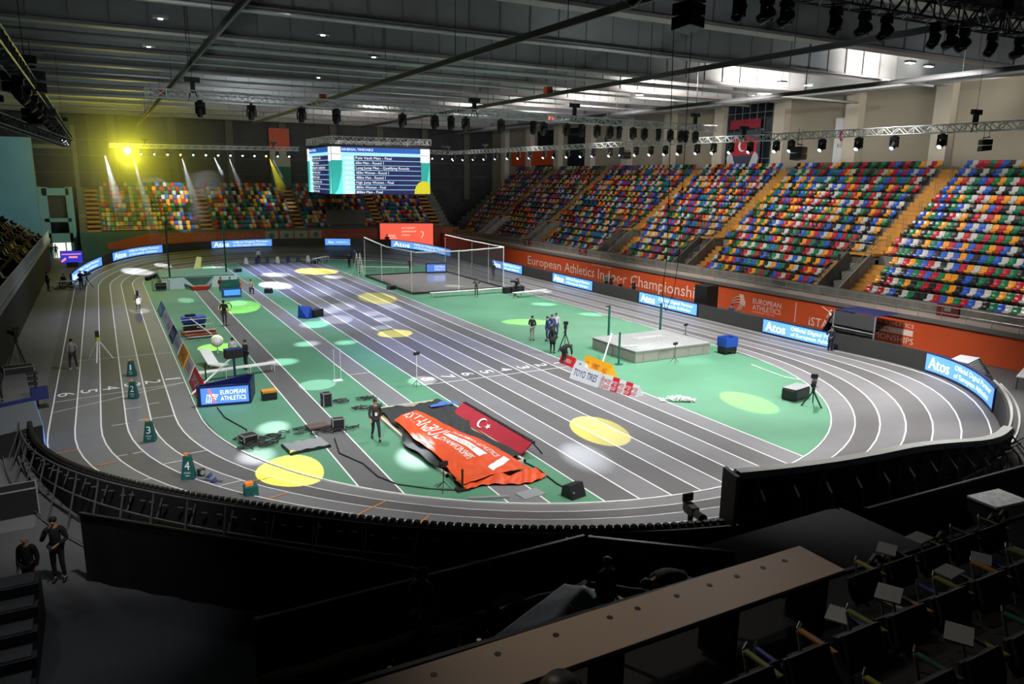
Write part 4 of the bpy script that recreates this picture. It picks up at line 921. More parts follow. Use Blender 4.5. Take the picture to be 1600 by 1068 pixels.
t = thing('lane_marker', 'small green marker box with orange top at the near edge of the track', 'lane marker', (-10.9, -11.6, track_z(-10.9, -11.6))); m = M(); m.box((0, 0, .18), (.45, .35, .36)); m.obj('body', PG_, t, bevel=.03); m = M(); m.box((-.05, 0, .42), (.25, .25, .1)); m.obj('lamp', MATS['lamp_orange'], t)
def blocks(x, y, z, rz, label, group=None, tilt=0):
    t = thing('starting_blocks', label, 'starting blocks', (x, y, z), rz, group); t.rotation_euler = (0, tilt, rz)
    m = M(); m.box((0, 0, .04), (.08, 1.0, .04)); m.obj('rail', STEEL, t)
    for s, yy in ((-1, -.15), (1, .2)): m = M(); m.add([(s*.13-.08, yy-.1, .05), (s*.13+.08, yy-.1, .05), (s*.13+.08, yy+.06, .2), (s*.13-.08, yy+.06, .2), (s*.13-.08, yy+.1, .05), (s*.13+.08, yy+.1, .05)], [(0, 1, 2, 3), (3, 2, 5, 4), (0, 3, 4), (1, 5, 2)]); m.obj('foot_pad', mat('pad_blue', (.05, .07, .25), .5), t)
    return t
blocks(-11.9, -9.4, track_z(-11.9, -9.4)+.03, -2.3, 'starting blocks with blue pads beside lane marker 4', tilt=.12)
t = thing('start_speaker', 'small black round loudspeaker beside lane marker 4', 'loudspeaker', (-12.1, -8.75, track_z(-12.1, -8.75)+.01), .4); m = M(); m.box((0, .08, .14), (.25, .16, .28)); m.obj('body', BLACK, t, bevel=.03); m = M(); m.cyl((0, 0, .15), (0, -.04, .15), .09, n=12); m.obj('cone', GREY, t)
# start of the sprint: blocks and lane boxes of the far end
b0 = None
for k in range(8):
    x = 1.22*k+.6; b0 = blocks(x, 60.2+.2*sin(k), .02, pi, 'starting blocks at the far sprint start, lane %s from the left' % ORD[k], 'sprint starting blocks') if b0 is None else dup(b0, (x, 60.2, .02), pi, 'starting blocks at the far sprint start, lane %s from the left' % ORD[k])
for k in range(8):
    t = thing('lane_box', 'pale lane box behind the far sprint start, %s from the left' % ORD[k], 'lane box', (1.0+1.28*k, 61.6, 0), 0, 'lane boxes at the sprint start'); m = M(); m.box((0, 0, .4), (.5, .4, .8), taper=.6); m.obj('body', (PW, NV, PG_)[k % 3], t)
# sand pit covered by tarpaulins
t = thing('sand_pit', 'long sand pit frame partly covered by tarpaulin in the middle foreground', 'sand pit', (-2.35, -7.65, 0))
m = M(); m.box((-1.65, 0, .06), (.1, 9.1, .12)); m.box((1.65, 0, .06), (.1, 9.1, .12)); m.box((0, 4.5, .06), (3.4, .1, .12)); m.box((0, -4.5, .06), (3.4, .1, .12)); m.obj('frame', mat('pit_frame', (.5, .48, .4), .7), t)
m = M(); m.sheet(lambda a, b: (-1.6+3.2*a, -4.4+8.8*b, .03+.03*sin(17*a+9*b)), 12, 24); m.obj('sand', mat('sand', (.42, .33, .20), .9, noise=.2, scale=6), t)
def cloth(fn, nu, nv, name, mt, label, cat='tarpaulin', thick=.015):
    m = M(); m.sheet(fn, nu, nv); o = m.obj(name, mt, smooth=True); md = o.modifiers.new('thickness', 'SOLIDIFY'); md.thickness = thick; return tag(o, label, cat)
def wr(a, b, s=1, k=1): return s*(.05*sin(11*a*k+5*b)+.04*sin(23*b*k-7*a)+.03*sin(31*a+17*b))
cloth(lambda a, b: (-4.0+.25*sin(7*b)-.1*b+(3.35+.1*sin(9*b))*a+.08*sin(19*b), -3.6-8.3*b+.2*sin(8*a), .14+abs(wr(a, b, 1.0))), 60, 110, 'pit_tarpaulin', mat('tarp_black', (.014, .016, .016), .75), 'crumpled black tarpaulin spread under the orange banner sheet', thick=.02)
TO = mat('tarp_orange', hexc('#cf4a1c'), .45, noise=.1, scale=1)
def opos(a, b):
    return (-3.85-.3*max(0, b-.75)*3*b+(1.45+1.25*b+.3*b*b)*a+.06*sin(13*b), -5.9-7.6*b+(.9-.6*b)*a, .32+.08*sin(pi*a)+.35*abs(wr(a, b, 1.2, 1.4))-.12*max(0, b-.8)*5)
ot = thing('banner_sheet', 'wrinkled orange championship banner sheet lying over the sand pit', 'banner', (0, 0, 0))
m = M(); m.sheet(opos, 70, 130); o = m.obj('sheet', TO, ot, smooth=True); md = o.modifiers.new('thickness', 'SOLIDIFY'); md.thickness = .015
def osurf(u, v, dz=.03):
    p = opos(u, v); return (p[0], p[1], p[2]+dz)
# lettering runs down the sheet (along b), letter tops toward the right lanes
def sheet_text(s, b0, b1, a0, h, mt=WHITE):
    m = M(); V, F, tw = text_geo(s); m.add([osurf(a0+(y*h), b0+(b1-b0)*x/tw) for x, y in V], F); m.obj('lettering', mt, ot)
sheet_text('iSTANBUL', .02, .46, .32, .46); sheet_text('EUROPEAN ATHLETICS', .44, .84, .76, .10); sheet_text('CHAMPIONSHIPS', .46, .80, .34, .15)
m = M(); m.sheet(lambda a, b: osurf(.55+.15*a, .44+.36*b, .028), 10, 30); m.obj('label_bar', WHITE, ot); sheet_text('INDOOR', .52, .70, .58, .09, TO)
m = M(); m.sheet(lambda a, b: osurf(.5+.4*b, .97-.07*b-.05*a, .03), 4, 14); m.obj('white_edge', WHITE, ot)
cloth(lambda a, b: (-4.1+3.2*a+.2*b, -13.1-.6*b+.2*sin(7*a)-.35*a, .04+.20*(1-b)*(1+.3*sin(17*a))+.07*abs(sin(20*a+4*b))), 50, 12, 'banner_sheet_fold', TO, 'gathered orange fold of cloth at the near end of the orange sheet', 'banner')
# flag board leaning along the pit
t = thing('flag_banner', 'red flag board with white crescent lying along the sprint lane', 'banner', (-.12, -5.5, 0), .03)
f = lambda x, y: (-.75+.6*y, -x, .08+.5*y)
m = M(); m.quad(f(0, 0), f(6.2, 0), f(6.2, 1), f(0, 1)); m.quad(*[tuple(a-b for a, b in zip(f(x, y), (-.03, 0, .04))) for x, y in ((0, 1), (6.2, 1), (6.2, 0), (0, 0))]); m.obj('panel', RED, t)
m = M(); crescent(m, (2.5, .5), .32, lambda a, b: tuple(q+w_ for q, w_ in zip(f(a, b), (-.02, 0, .03)))); V = []
for i in range(10): r_ = .2*(.45 if i % 2 else 1); V.append(tuple(q+w_ for q, w_ in zip(f(3.05+r_*cos(2*pi*i/10), .5+r_*sin(2*pi*i/10)), (-.02, 0, .03))))
m.add(V, [tuple(range(10))]); m.obj('crescent_and_star', WHITE, t)
m = M()
for k in range(32): p = f(.1+.195*k, 1.0); m.box((p[0]+.06, p[1], p[2]-.02), (.14, .12, .1))
m.obj('black_edge', BLACK, t)
m = M(); m.tube([f(0, 1), (.35, -.0, .0)], .03, 4); m.tube([f(6.2, 1), (.35, -6.2, 0)], .03, 4); m.obj('props', BLACK, t)
t = thing('cloth_bundle', 'blue cloth lying at the far end of the sand pit', 'cloth', (-1.0, -4.35, .0)); m = M(); m.sheet(lambda a, b: (-.5+1.4*a, -.2+.4*b, .25+.1*sin(9*a)*sin(5*b)), 10, 4); m.obj('fabric', mat('cloth_blue', (.04, .12, .4), .7), t)
t = thing('cable_bundle', 'heap of white cable and plastic on the edge of the rightmost lane', 'cable heap', (10.3, -8.4, 0), -.5); m = M()
for k in range(34): a0 = rs.uniform(0, 6.28); u = rs.uniform(-.8, .8); m.tube([(u+rs.uniform(-.2, .2), rs.uniform(-.25, .25), .03+(.3-.25*abs(u))*rs.random()) for j in range(6)], .022, 4)
m.obj('strands', WHITE, t)
# three-sided LED sign
t = thing('led_sign', 'dark blue three-sided sign with lit athletics logo at the left side', 'sign', (-9.9, 1.35, 0), -.16)
P = [(-1.15, -.45), (1.15, -.45), (1.35, 1.3), (1.1, 1.4), (-1.25, -.2)]
m = M()
for a, b in zip(P, P[1:]+P[:1]):
    m.bar((a[0], a[1], .5), (b[0], b[1], .5), .08, 1.0)
m.obj('casing', mat('sign_navy', (.008, .012, .09), .4), t)
m = M(); m.quad((-1.08, -.51, .12), (1.08, -.51, .12), (1.08, -.51, .92), (-1.08, -.51, .92)); s = m.obj('display', mat('sign_blue', hexc('#4f7fd8'), .5, emit=1.0), t)
f = lambda x, y: (x, -.53, y)
m = M(); m.text('EUROPEAN', f, 1.15, .22, x0=-.2, y0=.56); m.obj('lettering', LEDW, s); m = M(); m.text('ATHLETICS', f, 1.15, .22, x0=-.2, y0=.26); m.obj('lettering', LEDW, s)
m = M()
for k in range(3): m.tube([(-.85+.1*k, -.53, .2), (-.8+.12*k, -.53, .6), (-.4+.05*k, -.53, .35+.1*k)], .022, 4)
m.obj('swirl', LEDW, s); m = M(); m.tube([(-.72, -.53, .85), (-.6, -.53, .55), (-.45, -.53, .18)], .05, 4); m.obj('red_stroke', mat('led_red', hexc('#ff6a55'), .5, emit=1), s)
t = thing('result_display', 'black rectangular display on a dark pole behind the three-sided sign', 'display', (-9.0, 4.3, 0), .15); m = M(); m.box((0, 0, .8), (.1, .1, 1.6)); m.obj('pole', NV, t); m = M(); m.box((0, 0, .05), (.6, .5, .1)); m.obj('base', BLACK, t)
m = M(); m.box((0, 0, 1.75), (.9, .45, .45)); m.obj('housing', BLACK, t, bevel=.02); m = M(); m.box((.0, .02, 1.99), (.9, .5, .04)); m.obj('lid', NV, t)
t = thing('crate', 'small orange and dark crate at the right of the three-sided sign', 'crate', (-7.9, 1.0, 0)); m = M(); m.box((0, 0, .22), (.7, .5, .4)); m.obj('body', DARK, t, bevel=.02); m = M(); m.box((0, 0, .43), (.72, .52, .1)); m.obj('lid', mat('crate_orange', (.6, .25, .03), .5), t)
# benches, tables, frames beside the left kerb
def bench(x, y, rz, label, L=3.0, h=.45, w=.32, legs=4, mt=WHITE):
    t = thing('bench', label, 'bench', (x, y, 0), rz); m = M(); m.box((0, 0, h), (L, w, .06)); m.obj('seat', mt, t)
    for k in range(legs): xx = -L/2+.2+(L-.4)*k/(legs-1); m = M(); m.tube([(xx, -w/2, 0), (xx, -w/2, h-.03), (xx, w/2, h-.03), (xx, w/2, 0)], .02, 5); m.obj('leg', mt, t)
    return t
bench(-8.6, 6.2, .15, 'long white bench behind the three-sided sign', 4.4, .5, .45)
bench(16.3, 27.6, .02, 'long white bench in front of the throwing cage', 9.2, .45, .35, 6); bench(20.6, 24.4, .15, 'white bench right of the throwing cage', 4.0, .5, .4, 3)
bench(14.5, 48.2, -.5, 'pale bench on the far side inside the cage', 6, .5, .35, 4)
t = thing('lounger', 'pale plastic lounger leaning behind the white bench at left', 'lounger', (-9.7, 9.0, 0), -.3); m = M(); m.bar((-.4, .8, .9), (.3, -.5, .3), .6, .06); m.obj('back_board', WHITE, t); m = M(); m.bar((.3, -.5, .3), (1.0, -.9, .3), .6, .06); m.obj('seat_board', WHITE, t)
for x, y in ((.1, -.2), (.9, -.8)): cyls((x, y, .3), (x, y, 0), .025).obj('leg', WHITE, t)
m = M(); m.bar((-11.3, 3.1, .1), (-9.0, 5.2, 1.3), .09, .05); tag(m.obj('pole', WHITE), 'white pole leaning between the track line and the bench', 'pole')
t = thing('barrier_post', 'short dark post behind the three-sided sign', 'post', (-10.4, 4.6, 0)); cyls((0, 0, 0), (0, 0, 1.3), .04).obj('shaft', BLACK, t); cyls((0, 0, 0), (0, 0, .04), .18, 10).obj('foot', BLACK, t)
t = thing('hurdle_trolley', 'stack of white hurdle frames on a trolley beside the left runway', 'trolley', (-9.2, 18.3, 0), .05)
for k in range(4):
    m = M(); y = -1.6+1.0*k; h = .3+.22*k; m.tube([(-1.0, y, .03), (-1.0, y, h), (1.0, y+.15, h), (1.0, y+.15, .03)], .03, 5); m.obj('frame', WHITE, t)
m = M(); m.bar((-.3, 1.6, 1.0), (.5, -1.5, .4), .06); m.bar((-.3, -1.2, .9), (.5, 1.2, .3), .06); m.obj('brace', WHITE, t)
m = M(); m.box((0, .6, .2), (2.2, .5, .16)); m.box((0, -.5, .2), (2.0, .4, .14)); m.obj('red_rails', mat('rail_red', (.30, .05, .03), .5), t)
t = thing('storage_box', 'blue and black box with folded bag behind the white hurdle frames', 'box', (-9.3, 20.8, 0)); m = M(); m.box((0, 0, .3), (1.4, .8, .6)); m.obj('body', BLACK, t, bevel=.02); m = M(); m.box((0, 0, .8), (1.6, .9, .45)); m.obj('bag', MATS['bag_blue'], t, bevel=.08); m = M(); m.box((-.2, 0, 1.08), (.7, .5, .15)); m.obj('folded_jacket', CLOTHBLK, t, bevel=.05)
t = thing('ball', 'large white ball on a low stand in the green light disc', 'ball', (-8.8, 12.6, 0)); M().ball((0, 0, .75), .38, 16, 10).obj('sphere', WHITE, t, smooth=True); cyls((0, 0, 0), (0, 0, .4), .05).obj('stem', WHITE, t)
# equipment on the left part of the infield
def flightcase(x, y, z, rz, d, label, mt=BLACK, cat='case'):
    t = thing('flight_case', label, cat, (x, y, z), rz); m = M(); m.box((0, 0, d[2]/2), d); m.obj('body', mt, t, bevel=.015)
    m = M()
    for sx in (-1, 1):
        for sy in (-1, 1): m.box((sx*d[0]/2, sy*d[1]/2, d[2]/2), (.04, .04, d[2]+.02))
    for s in (-1, 1): m.box((0, s*d[1]/2, d[2]), (d[0], .04, .04)); m.box((s*d[0]/2, 0, d[2]), (.04, d[1], .04))
    m.obj('edge_trim', GREY, t)
    for s in (-1, 1): m = M(); m.tube([(s*(d[0]/2+.01), -.1, d[2]*.55), (s*(d[0]/2+.05), -.1, d[2]*.5), (s*(d[0]/2+.05), .1, d[2]*.5), (s*(d[0]/2+.01), .1, d[2]*.55)], .012, 4); m.obj('handle', STEEL, t)
    return t
flightcase(-5.65, -1.35, 0, .1, (.42, .4, .65), 'tall black case with silver edges on the green beside the runway')
def heap(x, y, label, n=14, sx=1.0, sy=.5, mt=BLACK, r=.02, name='cable_coil', cat='cables'):
    t = thing(name, label, cat, (x, y, 0)); 
    for q in range(2):
        m = M()
        for k in range(n//2):
            cx_, cy_ = rs.uniform(-sx, sx), rs.uniform(-sy, sy); R_ = rs.uniform(.12, .32); m.tube([(cx_+R_*cos(a*.7), cy_+R_*.7*sin(a*.7), .03+.05*rs.random()+.01*a) for a in range(10)], r, 4)
        m.obj('coil', mt if q else DARK, t)
    return t
heap(-4.7, -1.1, 'coils of cable right of the tall black case', 10, .5, .3); heap(-4.1, -2.7, 'dark coils of cable left of the walking man', 12, .8, .3); heap(-3.6, -1.2, 'dark coils near the covered runway end', 8, .4, .3)
heap(-8.9, -4.9, 'black cables lying on green at the left of the near runway', 24, 1.5, .5); heap(-6.6, -4.9, 'black cables heaped on the near end of the left runway', 20, 1.2, .6); heap(-9.7, -5.7, 'grey and black bags and cables by the inner kerb', 14, .6, .3)
t = thing('ground_panel', 'grey cable mat lying beside the left runway', 'mat', (-7.9, -6.6, 0), .1); m = M(); m.box((0, 0, .05), (1.7, 1.2, .1)); m.obj('base', DARK, t); m = M(); m.sheet(lambda a, b: (-.8+1.6*a, -.55+1.1*b, .12+.02*sin(20*a)), 14, 4); m.obj('sheet', GREY, t)
t = thing('ground_panel', 'brownish board lying on the left runway among cables', 'board', (-6.9, -4.5, .02), .1); m = M(); m.box((0, 0, .1), (.9, .6, .08)); m.obj('base', mat('board_brown', (.09, .06, .05), .7), t)
flightcase(-6.1, -5.0, 0, -.1, (.5, .35, .5), 'small black box on the left runway beside the cables')
flightcase(-9.9, -5.0, 0, .3, (.6, .5, .35), 'low black box beside the cables near the inner kerb')
def floorspk(x, y, rz, label):
    t = thing('floor_monitor', label, 'loudspeaker', (x, y, 0), rz); m = M(); m.add([(-.35, -.3, 0), (.35, -.3, 0), (.35, .3, 0), (-.35, .3, 0), (-.33, -.1, .5), (.33, -.1, .5), (.33, .25, .4), (-.33, .25, .4)], [(3, 2, 1, 0), (4, 5, 6, 7), (0, 1, 5, 4), (1, 2, 6, 5), (2, 3, 7, 6), (3, 0, 4, 7)]); m.obj('cabinet', BLACK, t, bevel=.02)
    m = M(); m.box((-.25, -.25, .25), (.06, .03, .06)); m.obj('badge', GREY, t)
floorspk(-.7, -15.7, .2, 'black wedge loudspeaker where the first sprint line meets the kerb'); floorspk(-1.1, 36.5, 2.6, 'small black loudspeaker on the green strip left of the sprint lanes')
t = thing('floor_monitor', 'blue and black wedge box on the green strip beside the sprint lanes', 'loudspeaker', (-.75, 22.3, 0), .6); m = M(); m.add([(-.6, -.4, 0), (.5, -.4, 0), (.5, .6, 0), (-.6, .6, 0), (-.6, .5, 1.0), (-.1, -.3, .9)], [(3, 2, 1, 0), (0, 5, 4, 3), (0, 1, 5), (1, 2, 4, 5), (2, 3, 4)]); m.obj('cover', MATS['bag_blue'], t); m = M(); m.box((.55, -.2, .3), (1.1, .7, .6)); m.obj('cabinet', BLACK, t, bevel=.03)
t = thing('floor_vent', 'small grey plate on green left of the black wedge loudspeaker', 'plate', (-2.0, -14.9, 0), .1); m = M(); m.box((0, 0, .02), (.9, .6, .04)); m.obj('plate', GREY, t)
t = thing('floor_strip', 'low grey plank beside the inner kerb at the near end', 'plank', (-3.5, -14.6, 0), -.35); m = M(); m.box((0, 0, .05), (1.4, .12, .1)); m.obj('plank', GREY, t)
sensor_stand(-4.6, -13.2, .95, 'black microphone stand at the near end of the orange sheet')
t = thing('sensor_post', 'short black post standing by the orange sheet corner', 'post', (-4.0, -13.5, 0)); cyls((0, 0, 0), (0, 0, .8), .04).obj('shaft', BLACK, t); m = M(); m.box((0, 0, .05), (.5, .3, .1)); m.obj('foot', BLACK, t)
for i, (pts, l) in enumerate((([(-6.6, -6.2, .03), (-6.9, -8, .03), (-6.4, -9.5, .03), (-6.3, -11, .03), (-5.9, -12, .03), (-5, -12.9, .03), (-4, -13.6, .03)], 'black cable along the near end of the left runway'), ([(-.8, -11.6, .03), (-.6, -13, .03), (-.7, -14.6, .03), (-.6, -15.4, .03)], 'black cable from the orange sheet to the wedge loudspeaker'), ([(19.5, -4.5, .03), (19.2, -6, .03), (19.0, -7.5, .03), (19.3, -8.3, .03)], 'pale cable on green before the blue bin'), ([(-10.4, .6, .03), (-10.3, -1.2, .03), (-9.7, -3.4, .03), (-9.9, -4.6, .03)], 'thin black cable from the three-sided sign to the cables'))):
    m = M(); m.tube(pts, .03, 5); tag(m.obj('ground_cable', WHITE if i == 2 else BLACK), l, 'cable')
t = thing('ghost_stand', 'pale thin wire stand on green between the runways', 'stand', (-3.9, 2.9, 0)); 
for s in (-1, 1): cyls((s*.18, 0, 0), (s*.18, 0, 1.8), .012).obj('pole', WHITE, t)
m = M(); m.box((0, 0, .02), (.5, .4, .04)); m.obj('base_plate', WHITE, t)
# tripod survey instrument on the track
t = thing('survey_tripod', 'white and yellow survey tripod standing on the left lanes', 'tripod', (-15.3, 13.6, 0))
for k in range(3): a = 2.1*k+.3; m = M(); m.bar((0, 0, 1.3), (.75*cos(a), .75*sin(a), 0), .07, .05); m.obj('leg', WHITE, t)
m = M(); m.cyl((0, 0, 1.25), (0, 0, 1.4), .14, n=10); m.obj('plate', mat('survey_yellow', (.6, .62, .05), .5), t); m = M(); m.box((0, 0, 1.6), (.22, .2, .38)); m.obj('instrument', BLACK, t, bevel=.03)
# pole vault area at the far left
for i, (x, y, l) in enumerate(((-8.95, 45.3, 'left of the two tall green pole vault uprights'), (-3.35, 47.2, 'right of the two tall green pole vault uprights'))):
    t = thing('pole_vault_upright', l, 'upright', (x, y, 0)); m = M(); m.bar((0, 0, 0), (0, 0, 6.3), .16); m.obj('mast', POSTG, t); m = M(); m.box((0, -.3, .06), (.3, 1.6, .12)); m.obj('base', POSTG, t); m = M(); m.box((.1, 0, 6.3), (.3, .1, .1)); m.obj('bar_peg', BLACK, t)
PVM = mat('vault_mat', (.22, .34, .31), .6, noise=.08, scale=1)
t = thing('pole_vault_mat', 'big pale teal pole vault landing mat between the tall green uprights', 'mat', (-6.3, 46.6, 0))
m = M(); m.box((0, 1.5, .4), (7.0, 6.5, .8)); m.obj('base', PVM, t, bevel=.05)
for s in (-1, 1): m = M(); m.add([(s*.6, -3.9, 0), (s*3.6, -4.3, 0), (s*3.6, -1.8, 0), (s*.6, -1.8, 0), (s*1.4, -2.4, .8), (s*3.5, -2.6, .8), (s*3.5, -1.8, .8), (s*1.4, -1.8, .8)], [(3, 2, 1, 0), (4, 5, 6, 7), (0, 1, 5, 4), (1, 2, 6, 5), (2, 3, 7, 6), (3, 0, 4, 7)]); m.obj('front_wing', PVM, t)
m = M(); m.box((0, 1.5, .84), (6.8, 6.3, .06)); m.obj('top_cover', mat('vault_cover', (.10, .24, .20), .6, noise=.1, scale=1), t)
t = thing('vault_box_pad', 'small red pad at the foot of the teal landing mat', 'pad', (-6.6, 41.0, 0)); m = M(); m.box((0, 0, .2), (1.5, .4, .4)); m.obj('front', mat('pad_red', (.6, .06, .02), .5), t, bevel=.03)
for s in (-1, 1): m = M(); m.bar((s*.7, .2, .2), (s*1.2, 2.0, .3), .12, .3); m.obj('side', GREY, t)
t = thing('runway_cage', 'small metal cage box left of the teal mat', 'cage', (-10.0, 42.4, 0), .1); m = M()
for x in (-.7, .7):
    for y in (-.4, .4): m.cyl((x, y, 0), (x, y, 1.0), .03, n=4)
for z in (.1, .5, 1.0):
    for y in (-.4, .4): m.bar((-.7, y, z), (.7, y, z), .04)
    for x in (-.7, .7): m.bar((x, -.4, z), (x, .4, z), .04)
m.obj('frame', STEEL, t); m = M(); m.box((0, 0, .4), (.9, .6, .6)); m.obj('contents', BLACK, t)
t = thing('vault_pole_rack', 'white trolley rack with yellow flag behind the left uprights', 'rack', (-6.2, 55.2, 0)); m = M(); m.box((0, 0, .25), (4.2, 1.6, .15)); m.box((0, -.8, .45), (4.2, .08, .2)); m.obj('deck', WHITE, t); m = M(); m.add([(.5, 0, .5), (1.2, 0, .5), (1.4, 0, 1.7), (.9, .1, 1.8)], [(0, 1, 2, 3)]); m.add([(.5, .1, .5), (1.2, .1, .5), (1.4, .1, 1.7), (.9, .2, 1.8)], [(3, 2, 1, 0)]); m.obj('flag', mat('flag_yellow', (.75, .78, .25), .6), t)
for x in (-1.9, 1.9): M().cyl((x, -.8, .12), (x, -.7, .12), .12, n=8).obj('wheel', RUBBER, t)
t = thing('bag_row', 'row of dark bags on the kerb at the far left of the green', 'bags', (-10.3, 51.5, 0), 1.2)
for k in range(4): M().box((k*.8-1.2, 0, .2), (.6, .4, .4), rz=.2*k).obj('bag', BLACK, t, bevel=.05)
t = thing('official_table', 'blue lit table box in front of the seated officials', 'table', (-4.6, 35.4, 0), .05); m = M(); m.box((0, 0, .4), (1.6, .7, .8)); m.obj('body', mat('table_blue', (.02, .10, .3), .5), t); m = M(); m.quad((-.7, -.36, .2), (.7, -.36, .2), (.7, -.36, .7), (-.7, -.36, .7)); m.obj('display', mat('screen_soft', hexc('#4f93e0'), .5, emit=.8), t); m = M(); m.box((0, .2, 1.15), (1.6, .1, .8)); m.obj('screen_back', POSTG, t)
for i, (x, y) in enumerate(((-4.9, 39.6), (-4.1, 39.3), (-3.6, 37.6), (-2.6, 36.8))):
    t = thing('folding_chair', 'dark folding chair of the officials, %s from the left' % ORD[i], 'chair', (x, y, 0), pi); m = M(); m.box((0, 0, .44), (.42, .4, .04)); m.obj('seat', BLACK, t); m = M(); m.box((0, -.2, .75), (.42, .04, .3)); m.obj('backrest', BLACK, t)
    for a, b in ((-.18, -.18), (.18, -.18), (-.18, .18), (.18, .18)): cyls((a, b, 0), (a, b, .44), .015, 5).obj('leg', DARK, t)
# throwing cage
GX0, GX1, GY0, GY1, GH = 10.8, 20.5, 29.7, 44.2, 4.1
t = thing('throwing_cage', 'big net throwing cage with white top rail in the middle distance', 'cage', (0, 0, 0))
m = M(); m.box(((GX0+GX1)/2, (GY0+GY1)/2, .06), (GX1-GX0, GY1-GY0, .12)); m.obj('floor_plate', mat('cage_floor', (.34, .33, .32), .12, noise=.06, scale=.5), t)
m = M()
for a, b in (((GX0, GY0), (GX1, GY0)), ((GX0, GY1), (GX1, GY1)), ((GX0, GY0), (GX0, GY1)), ((GX1, GY0), (GX1, GY1))): m.bar((*a, .18), (*b, .18), .12)
m.obj('floor_frame', DARK, t)
m = M(); m.tube([(GX0, GY1, GH+.25), (GX0, (GY0+GY1)/2, GH-.15), (GX0+.4, GY0, GH-.1), ((GX0+GX1)/2, GY0, GH-.12), (GX1, GY0, GH+.1), (GX1, (GY0+GY1)/2, GH+.15), (GX1, GY1, GH+.3)], .07, 6); m.obj('top_rail', WHITE, t)
for x, y in ((GX0, GY1), (GX0, 38.5), (GX0, GY0+.2), (GX1, GY0), (15.6, GY0), (GX1, GY1), (GX1, 37), (GX1, 33)): cyls((x, y, 0), (x, y, GH), .045).obj('post', WHITE, t)
net = mat('net', (.06, .065, .07), .8)
nt = net.node_tree; b = nt.nodes['Principled BSDF']; b.inputs['Alpha'].default_value = .34
for a, b_ in (((GX0, GY1), (GX0, GY0)), ((GX0, GY0), (GX1, GY0)), ((GX1, GY0), (GX1, GY1))):
    m = M(); m.quad((*a, .15), (*b_, .15), (*b_, GH), (*a, GH)); m.obj('net_panel', net, t)
t = thing('led_sign', 'small blue lit sign standing inside the throwing cage', 'sign', (19.0, 43.5, .14), -.2); m = M(); m.box((0, 0, .55), (2.4, .4, 1.1)); m.obj('casing', MATS['sign_navy'], t); m = M(); m.quad((-1.1, -.21, .15), (1.1, -.21, .15), (1.1, -.21, 1.0), (-1.1, -.21, 1.0)); s = m.obj('display', MATS['sign_blue'], t); m = M(); m.text('EUROPEAN', lambda x, y: (x, -.23, y), 1.2, .25, x0=-.2, y0=.6); m.text('ATHLETICS', lambda x, y: (x, -.23, y), 1.2, .25, x0=-.2, y0=.28); m.obj('lettering', LEDW, s)
t = thing('step_ladder', 'white step ladder at the left corner of the cage', 'ladder', (10.3, 45.0, 0), .3)
for s in (-1, 1): m = M(); m.bar((s*.35, -.5, 0), (s*.22, 0, 2.6), .06); m.obj('rail', WHITE, t); m = M(); m.bar((s*.35, .6, 0), (s*.22, 0, 2.6), .05); m.obj('rear_rail', WHITE, t)
for k in range(8): m = M(); z = .3*k+.3; m.box((0, -.5+.5*z/2.6, z), (.6-.1*k/8, .12, .04)); m.obj('step', WHITE, t)
t = thing('case_row', 'black cases at the right corner of the cage', 'cases', (20.3, 27.2, 0), .1)
for k in range(3): M().box((k*.8-.8, 0, .3), (.7, .5, .6)).obj('case', BLACK, t, bevel=.02)
for i, (x, y, l) in enumerate(((10.2, 33.9, 'small black box on green at the front left edge of the cage'), (8.9, 59.2, 'black box under the white trestle at the far end of the green'), (-1.2, 54.0, 'small black box on the far green strip'))): flightcase(x, y, 0, .2, (.8, .5, .4), l)
bench(9.6, 58.6, .8, 'white trestle at the far end of the sprint lanes', 3.4, .8, .5, 3)
# things beyond the barrier
t = thing('loudspeaker_cabinet', 'tall black loudspeaker cabinet standing before the orange banner', 'loudspeaker', (30, 10.9, 0)); m = M(); m.box((0, 0, 1.15), (1.3, 1.5, 2.34)); m.obj('cabinet', BLACK, t, bevel=.04); m = M(); m.box((-.66, 0, 1.2), (.02, 1.3, 2.1)); m.obj('grille', DARK, t)
t = thing('entrance_tent', 'dark blue entrance tent with grey front before the orange banner', 'tent', (31, -2.9, 0))
m = M(); m.add([(-1.2, .9, 2.3), (-1.2, -2.3, 2.3), (1.4, -2.3, 2.3), (1.4, .9, 2.3), (.2, -.5, 2.42)], [(0, 1, 4), (1, 2, 4), (2, 3, 4), (3, 0, 4)]); m.add([(-1.2, 2.1, 0), (-1.2, .9, 2.3), (1.4, .9, 2.3), (1.4, 2.1, 0)], [(0, 1, 2, 3)]); m.obj('canopy', mat('tent_navy', (.012, .018, .10), .6), t)
m = M(); m.add([(-1.22, 1.3, 1.3), (-1.22, -2.3, 1.3), (-1.22, -2.3, 2.25), (-1.22, .8, 2.25)], [(0, 1, 2, 3)]); m.add([(-1.0, 1.0, 0), (-1.0, -2.3, 0), (-1.0, -2.3, 1.3), (-1.0, 1.0, 1.3)], [(0, 1, 2, 3)]); m.obj('front_panel', mat('tent_grey', (.05, .052, .055), .7), t)
m = M()
for y in (.9, -2.3): m.box((-1.2, y, 1.15), (.08, .08, 2.3))
m.box((-1.2, -.7, 1.1), (.1, 3.2, .06)); m.obj('frame', GREY, t)
t = thing('bench_stack', 'stack of white and green folding benches behind the curved blue board', 'bench stack', (29.3, -12.2, 0), .25)
for k in range(9):
    m = M(); m.box((-.2*k, .02*k, .2+.13*k), (2.0, 1.0, .05)); m.obj('bench_top', PW, t)
    m = M(); m.box((-.2*k+.9, .02*k, .15+.13*k), (.15, 1.1, .1)); m.obj('bench_side', POSTG, t)
